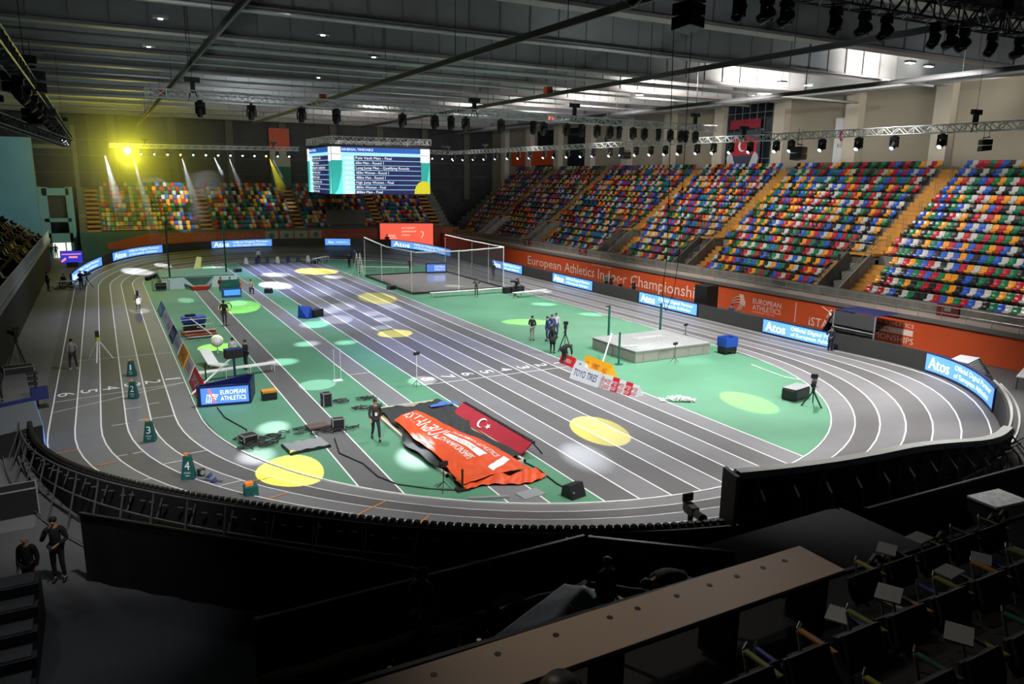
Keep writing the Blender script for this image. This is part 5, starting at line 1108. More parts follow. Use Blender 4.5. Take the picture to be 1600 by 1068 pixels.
for i in range(3):
    t = thing('folding_bench', '%s white bench top lying right of the curved blue board' % ['far', 'middle', 'near'][i], 'bench', (30.0-.2*i, -14.6-.75*i, 0), .35); m = M(); m.box((0, 0, .75), (3.4, .5, .06)); m.obj('bench_top', PW, t)
    for s in (-1, 1): m = M(); m.tube([(s*1.4, -.2, 0), (s*1.3, -.2, .72)], .03, 4); m.tube([(s*1.4, .2, 0), (s*1.3, .2, .72)], .03, 4); m.obj('leg', POSTG, t)
t = thing('platform', 'pale wooden platform with black box at the right edge of the picture', 'platform', (27.6, -21.0, 0), .2); m = M(); m.box((0, 0, .3), (4, 4, .6)); m.obj('deck', mat('deck_wood', (.5, .38, .3), .7), t); m = M(); m.box((-1.2, -1.4, .9), (1.6, .7, .6)); m.obj('black_box', BLACK, t)
# left side of the hall
tvcam(-19.4, 14.0, .5, 'black camera tripod standing alone on the dark floor at left', 1.7, 1.1)
flightcase(-19.3, 12.4, 0, .2, (1.4, .9, .35), 'low black bag below the lone tripod at left')
t = thing('monitor_cart', 'dark monitor cart with screens on the left side floor', 'cart', (-17.9, 4.4, 0), .2); m = M(); m.box((0, 0, .03), (.8, .6, .06)); m.obj('base', BLACK, t); cyls((0, 0, 0), (0, 0, 1.7), .04).obj('pole', DARK, t)
for z, w_, c in ((.7, .7, NV), (1.2, .35, BLACK), (1.45, .4, BLACK), (1.7, .42, BLACK)): m = M(); m.box((.1 if z < 1 else -.1, -.05, z), (w_, .3, .6 if z < 1 else .12)); m.obj('screen' if z > 1 else 'box', c, t)
heap(-17.9, 47.5, 'clutter of cables on the floor beside the seated crew at far left', 20, 1.5, .8)
t = thing('folding_table', 'pale table of the crew at the far left', 'table', (-17.6, 46.8, 0)); m = M(); m.box((0, 0, .72), (2.4, .8, .05)); m.obj('tabletop', GREY, t)
for x in (-1, 1): m = M(); m.tube([(x, -.35, 0), (x, .35, .7)], .02, 4); m.tube([(x, .35, 0), (x, -.35, .7)], .02, 4); m.obj('leg', STEEL, t)
# ---------------------------------------------------------------- people
SKIN = mat('skin', hexc('#b98a6c'), .55); HAIRD = mat('hair_dark', (.012, .010, .009), .7); HAIRG = mat('hair_grey', (.12, .11, .10), .7); EYE = mat('eye_dark', (.01, .01, .01), .3); SHW = mat('shoe_white', (.5, .5, .5), .6)
JB = dict(pelvis=(0, 0, .96), waist=(0, .01, 1.1), chest=(0, 0, 1.29), neckb=(0, -.01, 1.45), neck=(0, 0, 1.52), head=(0, .02, 1.62), crown=(0, .01, 1.69),
    shL=(-.18, -.01, 1.41), elL=(-.235, -.03, 1.14), wrL=(-.225, .07, .90), hipL=(-.09, 0, .92), knL=(-.10, .03, .50), anL=(-.11, -.03, .09), toeL=(-.12, .12, .035),
    shR=(.18, -.01, 1.41), elR=(.235, -.03, 1.14), wrR=(.225, .07, .90), hipR=(.09, 0, .92), knR=(.10, .03, .50), anR=(.11, -.03, .09), toeR=(.12, .12, .035))
RAD = dict(pelvis=.125, waist=.115, chest=.135, neckb=.075, neck=.052, head=.088, crown=.07, sh=.062, el=.042, wr=.027, hip=.085, kn=.055, an=.036, toe=.03)
def shift(ks, d, P): 
    for k in ks: P[k] = tuple(a+b for a, b in zip(P[k], d))
UP = ['pelvis', 'waist', 'chest', 'neckb', 'neck', 'head', 'crown', 'shL', 'elL', 'wrL', 'shR', 'elR', 'wrR', 'hipL', 'hipR']
def pose(name):
    P = dict(JB)
    if name == 'apart': P.update(anL=(-.17, -.03, .09), toeL=(-.2, .12, .035), knL=(-.14, .03, .5), anR=(.17, -.03, .09), toeR=(.2, .12, .035), knR=(.14, .03, .5))
    if name == 'walk': P.update(knL=(-.1, .2, .53), anL=(-.1, .27, .11), toeL=(-.1, .41, .07), knR=(.1, .0, .5), anR=(.1, -.27, .13), toeR=(.1, -.15, .04), elL=(-.25, -.12, 1.15), wrL=(-.24, -.1, .91), elR=(.25, .05, 1.15), wrR=(.24, .22, .97))
    if name == 'front': P.update(elL=(-.25, .0, 1.13), wrL=(-.07, .22, 1.1), elR=(.25, .0, 1.13), wrR=(.07, .24, 1.06))
    if name == 'phone': P.update(elR=(.27, .14, 1.17), wrR=(.11, .13, 1.44), elL=(-.26, .0, 1.14), wrL=(-.1, .22, 1.08), crown=(0, .03, 1.685))
    if name == 'camera': P.update(elL=(-.27, .16, 1.2), wrL=(-.1, .38, 1.34), elR=(.27, .1, 1.2), wrR=(.1, .33, 1.38), neck=(0, .03, 1.51), head=(0, .07, 1.60), crown=(0, .08, 1.67))
    if name == 'shoulder': P.update(elL=(-.3, .2, 1.35), wrL=(-.12, .4, 1.6), elR=(.3, .1, 1.3), wrR=(.2, .3, 1.62))
    if name == 'bend': P.update(pelvis=(0, -.12, .90), hipL=(-.09, -.1, .88), hipR=(.09, -.1, .88), waist=(0, .03, 1.01), chest=(0, .24, 1.04), neckb=(0, .39, 1.0), neck=(0, .45, .98), head=(0, .54, .96), crown=(0, .60, .94), shL=(-.18, .34, .98), elL=(-.2, .40, .72), wrL=(-.14, .44, .48), shR=(.18, .34, .98), elR=(.2, .42, .72), wrR=(.14, .50, .48))
    if name in ('sit', 'sitfront'):
        shift(UP, (0, 0, -.42), P); P.update(hipL=(-.10, .02, .52), hipR=(.10, .02, .52), knL=(-.13, .44, .5), anL=(-.13, .42, .09), toeL=(-.13, .57, .035), knR=(.13, .44, .5), anR=(.13, .42, .09), toeR=(.13, .57, .035), elL=(-.25, .05, .74), wrL=(-.14, .28, .60), elR=(.25, .05, .74), wrR=(.14, .28, .60))
    if name == 'crouch':
        shift(UP, (0, 0, -.52), P); P.update(chest=(0, .2, .76), waist=(0, .06, .58), neckb=(0, .33, .86), neck=(0, .38, .9), head=(0, .47, .95), crown=(0, .5, 1.0), shL=(-.18, .28, .84), shR=(.18, .28, .84), elL=(-.25, .42, .6), wrL=(-.18, .62, .5), elR=(.25, .42, .6), wrR=(.16, .6, .45), knL=(-.16, .38, .48), anL=(-.14, .05, .1), toeL=(-.15, .2, .04), knR=(.16, .38, .48), anR=(.14, .05, .1), toeR=(.15, .2, .04))
    return P
def skinmesh(name, V, E, R, sub=1):
    me = bpy.data.meshes.new(name); me.from_pydata(V, E, []); o = bpy.data.objects.new(name, me); COL.objects.link(o)
    o.modifiers.new('s', 'SKIN')
    for i, r in enumerate(R): me.skin_vertices[0].data[i].radius = (r, r) if not isinstance(r, tuple) else r
    me.skin_vertices[0].data[0].use_root = True
    if sub: sb = o.modifiers.new('d', 'SUBSURF'); sb.levels = sub; sb.render_levels = sub
    dg = bpy.context.evaluated_depsgraph_get(); out = bpy.data.meshes.new_from_object(o.evaluated_get(dg)); bpy.data.objects.remove(o); bpy.data.meshes.remove(me)
    out.name = name; out.polygons.foreach_set('use_smooth', [True]*len(out.polygons)); return out
_cache = {}
def rad(k): return RAD.get(k, RAD.get(k[:-1]))
def chainmesh(key, P, keys_edges, grow=0, extra=None, scale={}):
    if key in _cache: return _cache[key]
    names = []; E = []
    for a, b in keys_edges:
        for q in (a, b):
            if q not in names: names.append(q)
        E.append((names.index(a), names.index(b)))
    V = [P[q] for q in names]; R = [rad(q)*scale.get(q, 1)+grow for q in names]
    if extra: extra(V, E, R, names, P)
    _cache[key] = skinmesh(key.split('|')[0], V, E, R); return _cache[key]
TOR = [('pelvis', 'waist'), ('waist', 'chest'), ('chest', 'neckb')]
ARM = [e for s in 'LR' for e in (('neckb', 'sh'+s), ('sh'+s, 'el'+s), ('el'+s, 'wr'+s))]
LEG = [e for s in 'LR' for e in (('pelvis', 'hip'+s), ('hip'+s, 'kn'+s), ('kn'+s, 'an'+s))]
def hands(V, E, R, names, P):
    for s, sg in (('L', -1), ('R', 1)):
        w_ = Vector(P['wr'+s]); d = (w_-Vector(P['el'+s])).normalized(); side = d.cross(Vector((0, 0, 1)) if abs(d.z) < .9 else Vector((0, 1, 0))).normalized()
        up = side.cross(d).normalized(); p = w_+d*.055; V.append(tuple(p)); R.append(.032); E.append((names.index('wr'+s), len(V)-1)); pi_ = len(V)-1
        for k in range(4):
            b = p+side*(k-1.5)*.021+d*.035; q = b+d*(.036, .042, .038, .03)[k]-up*.006*sg; t_ = q+d*.022-up*.016
            i = len(V); V += [tuple(b), tuple(q), tuple(t_)]; R += [.0095, .0085, .0075]; E += [(pi_, i), (i, i+1), (i+1, i+2)]
        b = w_+d*.03-side*.032*sg; t_ = b+d*.04-side*.02*sg; i = len(V); V += [tuple(b), tuple(t_)]; R += [.011, .009]; E += [(pi_, i), (i, i+1)]
def headextra(V, E, R, names, P):
    hands(V, E, R, names, P)
    h = Vector(P['head']); up = (Vector(P['crown'])-Vector(P['neck'])).normalized(); rt = Vector((1, 0, 0)); fw = up.cross(rt).normalized()
    if fw.y < 0 and up.z > .5: fw = -fw
    n = len(V); hi = names.index('head'); V += [tuple(h+fw*.104-up*.015)]; R += [.013]; E += [(hi, n)]
def frame(P):
    h = Vector(P['head']); up = (Vector(P['crown'])-Vector(P['neck'])).normalized(); fw = up.cross(Vector((1, 0, 0))).normalized()
    if (fw.y < 0 and up.z > .5) or (up.z <= .5 and fw.z > 0): fw = -fw
    return h, up, fw
def moved(me, name, parent, mt):
    o = bpy.data.objects.new(name, me.copy() if len(me.materials) else me); COL.objects.link(o); o.parent = parent
    if not len(o.data.materials): o.data.materials.append(mt)
    else: o.data.materials[0] = mt
    return o
def person(x, y, rz, label, ps='stand', top=None, legs=None, shoes=None, hair=HAIRD, z=0, s=1, cap=None, longhair=False, coat=False, bald=False, sleeves=True, skirt=False, group=None):
    P = pose(ps); t = thing('person', label, 'person', (x, y, z), rz, group); t.scale = (s,)*3
    top = top or CLOTHBLK; legs = legs or mat('trousers_dark', (.015, .016, .02), .8); shoes = shoes or BLACK
    body = TOR+[('neckb', 'neck'), ('neck', 'head'), ('head', 'crown')]+ARM+LEG+[('anL', 'toeL'), ('anR', 'toeR')]
    moved(chainmesh('body|'+ps, P, body, -.004, headextra), 'body', t, SKIN)
    A = ARM if sleeves else [e for e in ARM if not e[0].startswith('el')]
    J = TOR+[(a, b) for a, b in A]; P2 = dict(P)
    for q in 'LR': P2['wr'+q] = tuple(a+(b-a)*.9 for a, b in zip(P['el'+q], P['wr'+q]))
    moved(chainmesh('jacket|%s%s%s' % (ps, sleeves, coat), P2, J, .018, None, {'pelvis': 1.15}), 'jacket', t, top)
    P3 = dict(P)
    for q in 'LR': P3['an'+q] = tuple(a+(b-a)*.93 for a, b in zip(P['kn'+q], P['an'+q]))
    moved(chainmesh('trousers|'+ps, P3, LEG, .013), 'trousers', t, legs)
    for q in 'LR':
        a, b = P['an'+q], P['toe'+q]; m = M(); d = Vector(b)-Vector(a); d.z = 0; d.normalize(); h_ = Vector(a)-d*.05; h_.z = a[2]-.045
        m.tube([tuple(h_), (a[0]+d.x*.04, a[1]+d.y*.04, a[2]-.04), tuple(Vector(b)+d*.03+Vector((0, 0, .005)))], [.04, .05, .032], 8); m.obj('shoe', shoes, t, smooth=True)
    h, up, fw = frame(P)
    for sx in (-1, 1): M().ball(tuple(h+fw*.085+Vector((sx*.032, 0, 0))+up*.012), .011, 6, 4).obj('eye', EYE, t)
    for sx in (-1, 1): M().ball(tuple(h+Vector((sx*.09, 0, 0))), .022, 6, 4, sc3=(.4, .8, 1.3)).obj('ear', SKIN, t, smooth=True)
    m = M(); m.add([tuple(h+fw*.097+Vector((sx*.022, 0, 0))-up*(.042+dz)) for sx, dz in ((-1, 0), (1, 0), (1, .008), (-1, .008))], [(0, 1, 2, 3)]); m.obj('mouth', mat('lip', (.3, .08, .07), .5), t)
    if not bald:
        c = h-fw*.022+up*.045; m = M(); m.ball(tuple(c), .098, 10, 7, sc3=(.95, 1.02, .88)); 
        if longhair: m.tube([tuple(h-fw*.07+up*.03), tuple(h-fw*.12-up*.12), tuple(h-fw*.15-up*.32)], [.09, .10, .05], 8)
        m.obj('hair', hair, t, smooth=True)
    if coat: m = M(); pz = P['pelvis']; m.tube([(pz[0], pz[1], pz[2]+.15), (pz[0], pz[1], pz[2]-.05), (pz[0], pz[1]+.01, pz[2]-.32)], [.16, .19, .2], 12); m.obj('coat_skirt', top, t, smooth=True)
    if cap: m = M(); m.ball(tuple(h-fw*.01+up*.06), .105, 10, 6, sc3=(1, 1.05, .7)); c = h+fw*.12+up*.06; m.box(tuple(c), (.15, .1, .012)); m.obj('cap', cap, t, smooth=True)
    return t
GREYSW = mat('sweater_grey', (.22, .22, .22), .8); CREAM = mat('jacket_cream', (.50, .47, .40), .8); REDJ = mat('jacket_red', (.45, .03, .02), .7); ORJ = mat('vest_orange', (.75, .18, .03), .7); BLUJ = mat('jacket_blue', (.02, .04, .16), .8); WHS = mat('shirt_white', (.5, .5, .52), .8); JEAN = mat('jeans_blue', (.04, .06, .13), .8); GRYT = mat('trousers_grey', (.10, .10, .10), .8)
person(-12.46, 30.4, .15, 'woman with long dark hair in a cream jacket on the left lanes, seen from behind', top=CREAM, longhair=True, coat=True)
person(-16.6, 11.8, .1, 'man in grey sweater standing on the outer left lane, seen from behind', 'apart', GREYSW, shoes=SHW, s=1.02)
mw = person(-5.06, -7.05, pi-.1, 'man in black jacket walking toward the camera left of the orange sheet', 'walk', mat('jacket_black', (.02, .02, .02), .7), s=1.03)
m = M(); m.box((0, .17, 1.15), (.10, .015, .14)); m.obj('badge', WHITE, mw); m = M(); m.tube([(-.06, .13, 1.42), (0, .165, 1.2), (.06, .13, 1.42)], .007, 4); m.obj('lanyard', REDJ, mw)
mv = person(-7.1, 21.7, -.2, 'man in dark vest walking away on the left runway carrying a coiled cable', 'walk', mat('vest_dark', (.04, .04, .035), .7), GRYT, s=1.08, sleeves=False)
t = thing('coiled_cable', 'ring of yellow and black cable on the shoulder of the walking man in vest', 'cable', (-6.75, 21.75, 1.35)); m = M(); m.tube([(.2*cos(a*.55), 0, .3*sin(a*.55)) for a in range(13)], .035, 5); m.obj('ring', mat('cable_yellow', (.4, .35, .05), .6), t)
person(-8.2, 10.3, -.4, 'person in white shirt sitting at the end of the white bench', 'sit', WHS, WHS, z=.05)
person(-7.9, 7.6, 1.9, 'man in black jacket standing beside the seated person in white shirt', 'front', shoes=BLACK)
person(10.9, 7.3, -.8, 'man in dark jacket and beige trousers, leftmost of the group on the green', 'front', legs=mat('trousers_beige', (.22, .2, .17), .8))
person(11.75, 6.7, 1.2, 'man in dark jacket and jeans, back to the camera in the group on the green', 'stand', BLUJ, JEAN)
person(12.35, 7.1, 2.6, 'man in navy top and jeans in the middle of the group on the green', 'front', BLUJ, JEAN)
person(12.95, 7.5, 2.8, 'man in white jacket, rightmost of the group on the green', 'stand', WHS, JEAN)
person(10.15, 3.4, -.6, 'woman in long black coat beside the pedestal camera', 'stand', coat=True, longhair=True)
person(9.35, .75, -1.3, 'man in black bending down to the red and white board', 'bend', s=1.05)
person(27.0-.25, -4.3, 2.0, 'person in dark blue suit standing before the bright blue board on the right', 'phone', mat('suit_navy', (.006, .01, .03), .8), mat('suit_navy', (.006, .01, .03), .8), shoes=SHW)
cp = person(-16.7, 45.6, -.4, 'cameraman in black leaning over his tripod by the far left curved board', 'camera', s=1.05); tvcam(-16.2, 46.4, -.5, 'tripod camera of the cameraman at the far left of the track', 1.3)
person(-19.4, 45.6, -1.2, 'person in blue shirt standing at the far left beside the crew table', 'front', BLUJ, s=1.05)
person(-18.2, 48.0, 2.6, 'person in blue sitting at the crew table at the far left', 'sit', BLUJ)
person(2.6, 62.0, 2.9, 'person in pale top standing at the far sprint start', 'stand', WHS, s=1.03)
person(11.7, 53.3, .5, 'person in black bending slightly at the far end of the green', 'front'); person(13.5, 56.8, 3.0, 'person in blue standing at the far end of the green', 'stand', BLUJ, s=1.1)
r = person(15.8, 26.2, 2.9, 'man in grey standing in front of the cage bench with an arm raised', 'shoulder', mat('grey_shirt', (.10, .10, .095), .8), GRYT)
person(19.4, 25.0, -1.5, 'person in black operating the small camera right of the cage', 'camera')
person(16.4, 44.9, 3, 'person in black walking behind the cage', 'walk'); person(23.4, 37.5, 2, 'person in black standing on the lanes behind the cage net', 'stand')
person(23.2, 72.3, 3.1, 'person in dark clothes standing in front of the glowing orange screen', 'stand', z=.0, s=1.4)
person(10.6, 46.0, 2, 'person in black behind the step ladder', 'front')
for i, (x, y, tp, l, ps) in enumerate(((-4.9, 39.8, REDJ, 'official in red jacket sitting leftmost of the row', 'sit'), (-4.1, 39.5, CLOTHBLK, 'official in black sitting beside the one in red', 'sit'), (-3.6, 37.8, ORJ, 'official in orange vest sitting behind the blue table', 'sit'), (-2.6, 37.0, CREAM, 'person in pale jacket sitting right of the blue table', 'sit'))):
    person(x, y, pi, l, ps, tp)
for x, l in ((-20.6, 'left of the two dark figures standing in the bright doorway'), (-20.0, 'right of the two dark figures standing in the bright doorway')): person(x, 77.6, 3, l, 'front', s=1.05)
for i, (y, tp, l) in enumerate(((24.2, POSTG, 'spectator in green top behind the barrier under the orange banner'), (23.4, CLOTHBLK, 'dark spectator beside the one in green behind the barrier'), (21.9, REDJ, 'spectator in red jacket behind the barrier under the banner'), (19.8, CLOTHBLK, 'spectator in black at the barrier, right of the one in red'), (7.1, BLUJ, 'person in blue crouching behind the board left of the tent'))):
    person(29.2, y, pi/2, l, 'front' if i < 4 else 'sit', tp, z=0)
# beside and behind the near barrier
rj = person(-12.95, -14.6, 2.5, 'person in red and black jacket standing behind the near barrier below marker 4', 'front', mat('jacket_redbright', (.5, .03, .02), .6), s=1.02)
m = M(); m.tube([(-.1, .15, 1.35), (0, .17, 1.1), (.1, .15, 1.35)], .012, 4); m.obj('lanyard', WHITE, rj)
bp = person(-16.95, -14.7, 2.7, 'bald man in black standing on the dark floor at the lower left', 'stand', bald=True, s=1.03)
cf = person(-16.35, -14.0, 2.9, 'person in black holding a camera up to the face at the lower left', 'phone', s=1.08)
t = thing('photo_camera', 'camera held up by the person in black at the lower left', 'camera', (-16.5, -14.28, 1.62)); m = M(); m.box((0, 0, 0), (.16, .08, .11)); b = m.obj('body', BLACK, t, bevel=.01); m = M(); m.cyl((0, -.04, 0), (0, -.16, 0), .04, n=10); m.obj('lens', DARK, b)
person(-19.6, 6.3, 2.9, 'person in black standing at the left edge beside the monitor cart', 'front')
# ---------------------------------------------------------------- dark foreground behind the near bend
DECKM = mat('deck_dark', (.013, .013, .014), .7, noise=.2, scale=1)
def drape(x0, y0, x1, y1, z0, h, label, name='black_fence'):
    L = math.dist((x0, y0), (x1, y1)); a = atan2(y1-y0, x1-x0); t = thing(name, label, 'fence', (x0, y0, z0), a)
    m = M(); m.sheet(lambda u, v: (L*u, .03*sin(u*L*5)*(1-v), .02+(h-.04)*v), int(L*8), 3); o = m.obj('cloth', CLOTHBLK, t); md = o.modifiers.new('thickness', 'SOLIDIFY'); md.thickness = .03
    m = M(); m.box((L/2, 0, h), (L, .07, .05)); m.obj('top_rail', mat('rail_edge', (.05, .045, .045), .5), t)
    for k in range(int(L/2)+1): M().box((min(L-.05, .05+2*k), .08, h/2), (.06, .06, h)).obj('post', BLACK, t)
    return t
drape(-15.7, -14.35, -8.7, -21.3, 0, 2.0, 'long black fence running from the lower left toward the standing man')
drape(-12.9, -24.75, -6.5, -24.75, 2.85, 1.05, 'black fence behind the standing man with the badge')
drape(-6.4, -24.75, -4.2, -26.6, 2.85, 1.0, 'black fence section right of the grey tarpaulin')
drape(1.6, -25.3, 11.5, -25.6, 0, 3.0, 'tall black fence with pale edge at the lower right')
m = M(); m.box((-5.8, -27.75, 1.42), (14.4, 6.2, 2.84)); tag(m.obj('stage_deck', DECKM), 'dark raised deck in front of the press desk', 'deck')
t = thing('step_block', 'dark block of steps with speckled top at the lower left edge', 'steps', (-17.2, -16.4, 0))
for k in range(5): m = M(); m.box((-.15, -.9*k*.75+.3, (1.25-.25*k)/2), (1.5, .7, 1.25-.25*k)); st = m.obj('step', BLACK, t); m = M(); m.box((-.15+.05*k, -.9*k*.75+.3, 1.26-.25*k), (1.3-.1*k, .5, .02)); m.obj('tread', mat('tread_speckle', (.12, .12, .12), .8, noise=.5, scale=40), st)
flightcase(-17.7, -8.6, 0, .1, (1.1, .7, .9), 'black flight case at the left edge beside the near barrier')
t = thing('board_end', 'dark blue and grey board stand end at the left edge by the near barrier', 'board', (-18.3, -1.6, 0), .05)
m = M(); m.add([(-1.2, .9, 1.45), (.75, 1.2, 1.6), (1.0, -.9, 1.1), (-1.2, -1.1, .9)], [(0, 1, 2, 3), (3, 2, 1, 0)]); m.obj('grey_sheet', mat('sheet_grey', (.12, .13, .14), .6), t)
m = M(); m.bar((-1.2, .95, 1.45), (.75, 1.25, 1.6), .1, .3); m.obj('blue_edge', NV, t)
m = M(); m.add([(-1.2, -1.1, 0), (.95, -.9, 0), (1.0, -.9, 1.08), (-1.2, -1.1, .88), (.7, 1.2, 0), (.75, 1.2, 1.55)], [(0, 1, 2, 3), (1, 4, 5, 2)]); m.obj('black_skirt', CLOTHBLK, t)
m = M(); m.add([(.76, 1.2, 1.6), (1.01, -.9, 1.1), (1.02, -.9, .2), (.78, 1.2, .3)], [(0, 1, 2, 3)]); m.obj('blue_side', LEDB, t)
# standing man with badge, seen from the side
nm = person(-10.3, -25.6, 1.9, 'man in black shirt with hand at his chin and a badge standing in the dark', 'phone', mat('tshirt_black', (.02, .02, .022), .7), mat('trousers_grey2', (.07, .07, .07), .8), z=2.85, cap=CLOTHBLK, sleeves=False, s=1.0)
m = M(); m.box((-.1, .17, 1.0), (.1, .02, .15)); m.obj('badge', WHITE, nm); m = M(); m.tube([(-.02, .14, 1.4), (-.1, .17, 1.08)], .006, 4); m.obj('lanyard', WHITE, nm)
person(-5.9, -26.9, 1.4, 'person in speckled grey jacket bending over behind the press desk', 'bend', mat('jacket_speckle', (.10, .095, .07), .9, noise=.6, scale=30), z=2.85, s=1.1, cap=CLOTHBLK)
person(-7.2, -26.5, 3.4, 'fair-haired person standing in the dark behind the grey tarpaulin', 'stand', hair=mat('hair_fair', (.25, .2, .12), .7), z=2.85, s=.92)
person(1.4, -24.1, 1.0, 'person in black leaning by the near end of the screen wall', 'front', z=0, s=1.15)
cloth(lambda a, b: (-9.3+2.9*a, -28.3+2.6*b, 2.87+1.05*max(0, 1-abs(a-.6)*1.7)*max(0, 1-abs(b-.74)*1.1)+.02*sin(25*a)*sin(19*b)), 40, 40, 'tarpaulin', mat('tarp_grey', (.34, .35, .36), .55, noise=.15, scale=8), 'pale grey tarpaulin draped like a tent in front of the press desk')
def bowl(x, y, label):
    t = thing('wire_basket', label, 'basket', (x, y, 2.86)); m = M(); n = 14
    for rr, z in ((.26, .02), (.3, .12), (.33, .24)): m.tube([(rr*cos(2*pi*k/n), rr*sin(2*pi*k/n), z) for k in range(n+1)], .014, 4)
    for k in range(n): a = 2*pi*k/n; m.tube([(0, 0, .02), (.26*cos(a), .26*sin(a), .02), (.33*cos(a), .33*sin(a), .24)], .007, 3)
    m.obj('wire', mat('wire_pale', (.35, .35, .36), .4, .5), t)
bowl(-10.0, -25.6, 'round wire basket on the deck right of the standing man'); bowl(-9.5, -25.05, 'second darker round basket farther right of the standing man')
t = thing('tool_box', 'red and grey tool box on the deck right of the baskets', 'box', (-8.5, -25.2, 2.86), .3); m = M(); m.box((0, 0, .17), (.7, .4, .34)); m.obj('body', mat('toolbox_red', (.12, .01, .01), .5), t, bevel=.02); m = M(); m.box((0, 0, .38), (.6, .3, .1)); m.obj('lid', GREY, t)
heap(-8.95, -25.3, 'tangle of equipment beside the red tool box', 16, .4, .25, DARK); bpy.context.view_layer.update()
for o in COL.objects:
    if o.get('label') == 'tangle of equipment beside the red tool box': o.location.z = 2.86
# press desk and its front rail
m = M()
DZ_, DT = 7.2, .05
t = thing('press_desk', 'long beige press desk with round cable holes crossing the lower right foreground', 'desk', (0, 0, 0))
m = M(); m.box((-11.1, -31.62, DZ_-.02), (5.5, .56, .04)); m.obj('desktop', mat('desk_beige', (.44, .34, .27), .5), t, bevel=.006)
m = M(); m.box((-11.1, -31.36, DZ_-.27), (5.5, .03, .5)); m.obj('front_board', DARK, t)
for x in (-13.6, -12.3, -11.0, -9.7, -8.5): M().box((x, -31.6, DZ_-.39), (.05, .45, .7)).obj('leg', DARK, t)
for x in (-12.55, -12.0, -11.45, -10.9, -10.6, -10.15, -9.75, -9.4, -9.05, -8.75): M().cyl((x, -31.5, DZ_+.001), (x, -31.5, DZ_+.004), .028, n=14).obj('cable_hole', BLACK, t)
t = thing('desk_rail', 'dark handrail running along the front of the press desk', 'railing', (0, 0, 0))
m = M(); m.bar((-14.5, -31.15, 7.1), (-8.3, -31.15, 7.0), .05, .05); m.obj('rail', mat('rail_dark', (.06, .06, .06), .4, .4), t)
for k in range(6): M().box((-13.8+1.1*k, -31.15, 6.75), (.04, .04, .55)).obj('post', MATS['rail_dark'], t)
for i, x in enumerate((-11.0+.1, -11.75, -12.6)):
    t = thing('ribbon_tape', 'red ribbon tied on the desk rail, %s from the right' % ORD[i], 'ribbon', (x-.1, -31.09, 7.06)); m = M(); m.tube([(0, 0, 0), (.02, .03, -.06), (.06, .04, -.12)], .012, 4); m.tube([(0, 0, 0), (-.02, .03, .05)], .01, 4); m.obj('band', mat('tape_red', (.5, .01, .04), .6), t)
for i, (x, y) in enumerate(((-12.75, -31.06), (-11.95, -31.06))):
    t = thing('candle_marker', 'thin red tube with white cap behind the rail, %s from the left' % ORD[i], 'marker', (x, y, 6.4)); cyls((0, 0, 0), (0, 0, .62), .018, 8).obj('tube', MATS['tape_red'], t); cyls((0, 0, .62), (0, 0, .65), .022, 8).obj('cap', WHITE, t)
# near stand tiers and loop rails
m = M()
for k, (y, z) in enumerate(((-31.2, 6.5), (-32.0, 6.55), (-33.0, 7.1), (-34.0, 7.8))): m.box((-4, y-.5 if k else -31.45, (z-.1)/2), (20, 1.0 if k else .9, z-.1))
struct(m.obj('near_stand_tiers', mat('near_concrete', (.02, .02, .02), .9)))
for i, x in enumerate((-7.3, -7.1, -6.1, -5.05, -4.8)):
    t = thing('loop_rail', 'dark hoop rail beside the press seats, %s from the left' % ORD[i], 'railing', (x, -31.5, 6.4), .2); m = M(); m.tube([(-.13, 0, 0), (-.13, 0, .38), (-.09, 0, .46), (0, 0, .5), (.09, 0, .46), (.13, 0, .38), (.13, 0, 0)], .026, 6); m.obj('hoop', mat('hoop_dark', (.14, .14, .15), .4, .3), t)
m = M(); m.bar((-8.3, -31.35, 6.72), (-3.5, -31.6, 6.78), .05); tag(m.obj('side_rail', MATS['rail_dark']), 'straight dark rail beyond the hoop rails at the lower right', 'railing')
t = thing('case_table', 'flight case with scratched pale lid above the tall black fence at the right edge', 'case', (5.6, -26.25, 0), -.1); m = M(); m.box((0, 0, 1.4), (1.2, .75, 2.8)); m.obj('body', BLACK, t, bevel=.02); m = M(); m.box((0, 0, 2.83), (1.25, .8, .06)); m.obj('lid', mat('lid_scratched', (.40, .40, .40), .4, .3, noise=.3, scale=6), t)
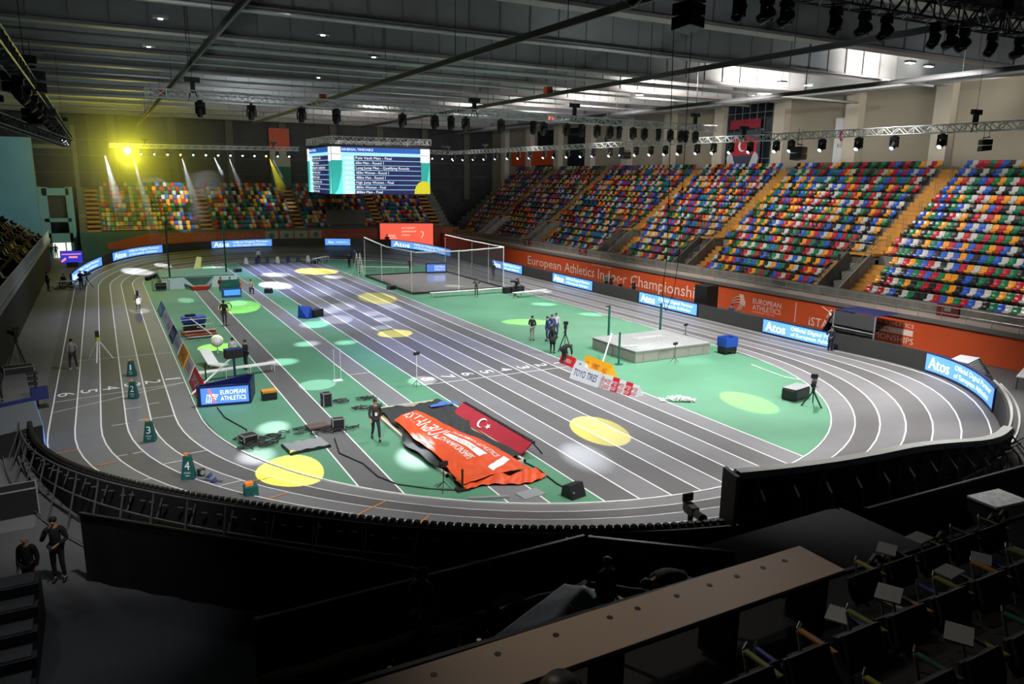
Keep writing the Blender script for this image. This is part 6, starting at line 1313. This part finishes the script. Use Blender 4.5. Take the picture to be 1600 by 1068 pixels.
# dark press seats with coloured armrests and small writing tablets
PCOL = [('yellow', (.30, .26, .02)), ('orange', (.36, .16, .03)), ('blue', (.02, .04, .2)), ('green', (.02, .1, .05)), ('olive', (.16, .18, .03)), ('white', (.3, .3, .3))]
SEATB = mat('press_seat_dark', (.012, .012, .014), .6); TAB = mat('tablet_grey', (.30, .30, .29), .5)
si = 0
for row, (y, z, x0, n) in enumerate(((-31.75, 6.65, -8.0, 5), (-32.35, 6.65, -10.1, 9), (-32.95, 7.25, -10.9, 10), (-33.55, 7.25, -11.5, 11))):
    for k in range(n):
        x = x0+.56*k; cn, cc = PCOL[(k*3+row*2) % 6]; cm = mat('press_'+cn, cc, .5)
        tab = (k*5+row*3) % 4 == 1 or (row, k) in ((0, 2), (1, 5))
        t = thing('press_chair', 'dark press seat with %s armrest, %s row behind the desk, %s from the left' % (cn, ORD[row], ORD[k]), 'seat', (x, y, z-.15), 0, 'press seats behind the desk')
        m = M(); m.sheet(lambda u, v: (-.2+.4*u, -.22+.08*v*v, .30+.28*v), 6, 6); m.sheet(lambda u, v: (-.2+.4*u, -.2+.10*v, .34+.0*u+.2*v*v), 4, 3); o = m.obj('shell', SEATB, t); md = o.modifiers.new('t', 'SOLIDIFY'); md.thickness = .03
        m = M(); m.box((.24, -.02, .5), (.045, .34, .03)); m.obj('armrest', cm, t, bevel=.008)
        m = M(); m.tube([(.24, .16, .49), (.24, .1, .3), (.24, 0, .0)], .014, 5); m.tube([(.24, .17, .5), (.33, .22, .5)], .008, 4); m.obj('bracket', STEEL, t)
        if tab: m = M(); m.box((.1, .1, .56), (.27, .19, .016), rz=.5 if (k+row) % 2 else .1); m.obj('tablet', TAB, t)
t = thing('desk_chair', 'black round-backed chair pushed under the near edge of the press desk', 'chair', (-11.75, -32.05, 6.65)); m = M(); m.tube([(0, 0, .42), (0, 0, .5), (0, 0, .62)], [.18, .2, .1], 14); m.obj('backrest', BLACK, t, smooth=True); cyls((0, 0, 0), (0, 0, .42), .03).obj('column', DARK, t)
for k in range(5): a = 2*pi*k/5; M().bar((0, 0, .05), (.25*cos(a), .25*sin(a), .04), .04).obj('leg', DARK, t)
tvcam(-1.0, -21.9, 2.9, 'camera on tripod standing at the near barrier left of the screen wall', 1.9, 1.1)
# ---------------------------------------------------------------- stage haze hanging at the far left end
hz = bpy.data.materials.new('stage_haze'); hz.use_nodes = True; nt = hz.node_tree; nt.nodes.remove(nt.nodes['Principled BSDF'])
vsn = nt.nodes.new('ShaderNodeVolumeScatter'); vsn.inputs['Density'].default_value = .005; vsn.inputs['Anisotropy'].default_value = .3; nt.links.new(vsn.outputs[0], nt.nodes['Material Output'].inputs['Volume'])
MATS['stage_haze'] = hz
m = M(); m.box((4, 67.5, 9.3), (38, 13, 18)); tag(m.obj('haze', hz), 'thin stage haze glowing around the yellow light at the far end', 'haze', kind='stuff')

hp = bpy.data.materials.new('haze_puff'); hp.use_nodes = True; nt = hp.node_tree; nt.nodes.remove(nt.nodes['Principled BSDF'])
tc = nt.nodes.new('ShaderNodeTexCoord'); gr = nt.nodes.new('ShaderNodeTexGradient'); gr.gradient_type = 'SPHERICAL'; mp = nt.nodes.new('ShaderNodeMapping'); mp.inputs['Scale'].default_value = (1/13, 1/5, 1/10)
mu = nt.nodes.new('ShaderNodeMath'); mu.operation = 'MULTIPLY'; mu.inputs[1].default_value = .07; vv = nt.nodes.new('ShaderNodeVolumeScatter')
nt.links.new(tc.outputs['Object'], mp.inputs[0]); nt.links.new(mp.outputs[0], gr.inputs[0]); nt.links.new(gr.outputs['Fac'], mu.inputs[0]); nt.links.new(mu.outputs[0], vv.inputs['Density']); nt.links.new(vv.outputs[0], nt.nodes['Material Output'].inputs['Volume'])
m = M(); m.box((0, 0, 0), (25, 9.8, 17)); tag(m.obj('haze', hp, loc=(-11, 64.5, 12.2)), 'denser yellow lit haze around the brilliant yellow beam light', 'haze', kind='stuff')
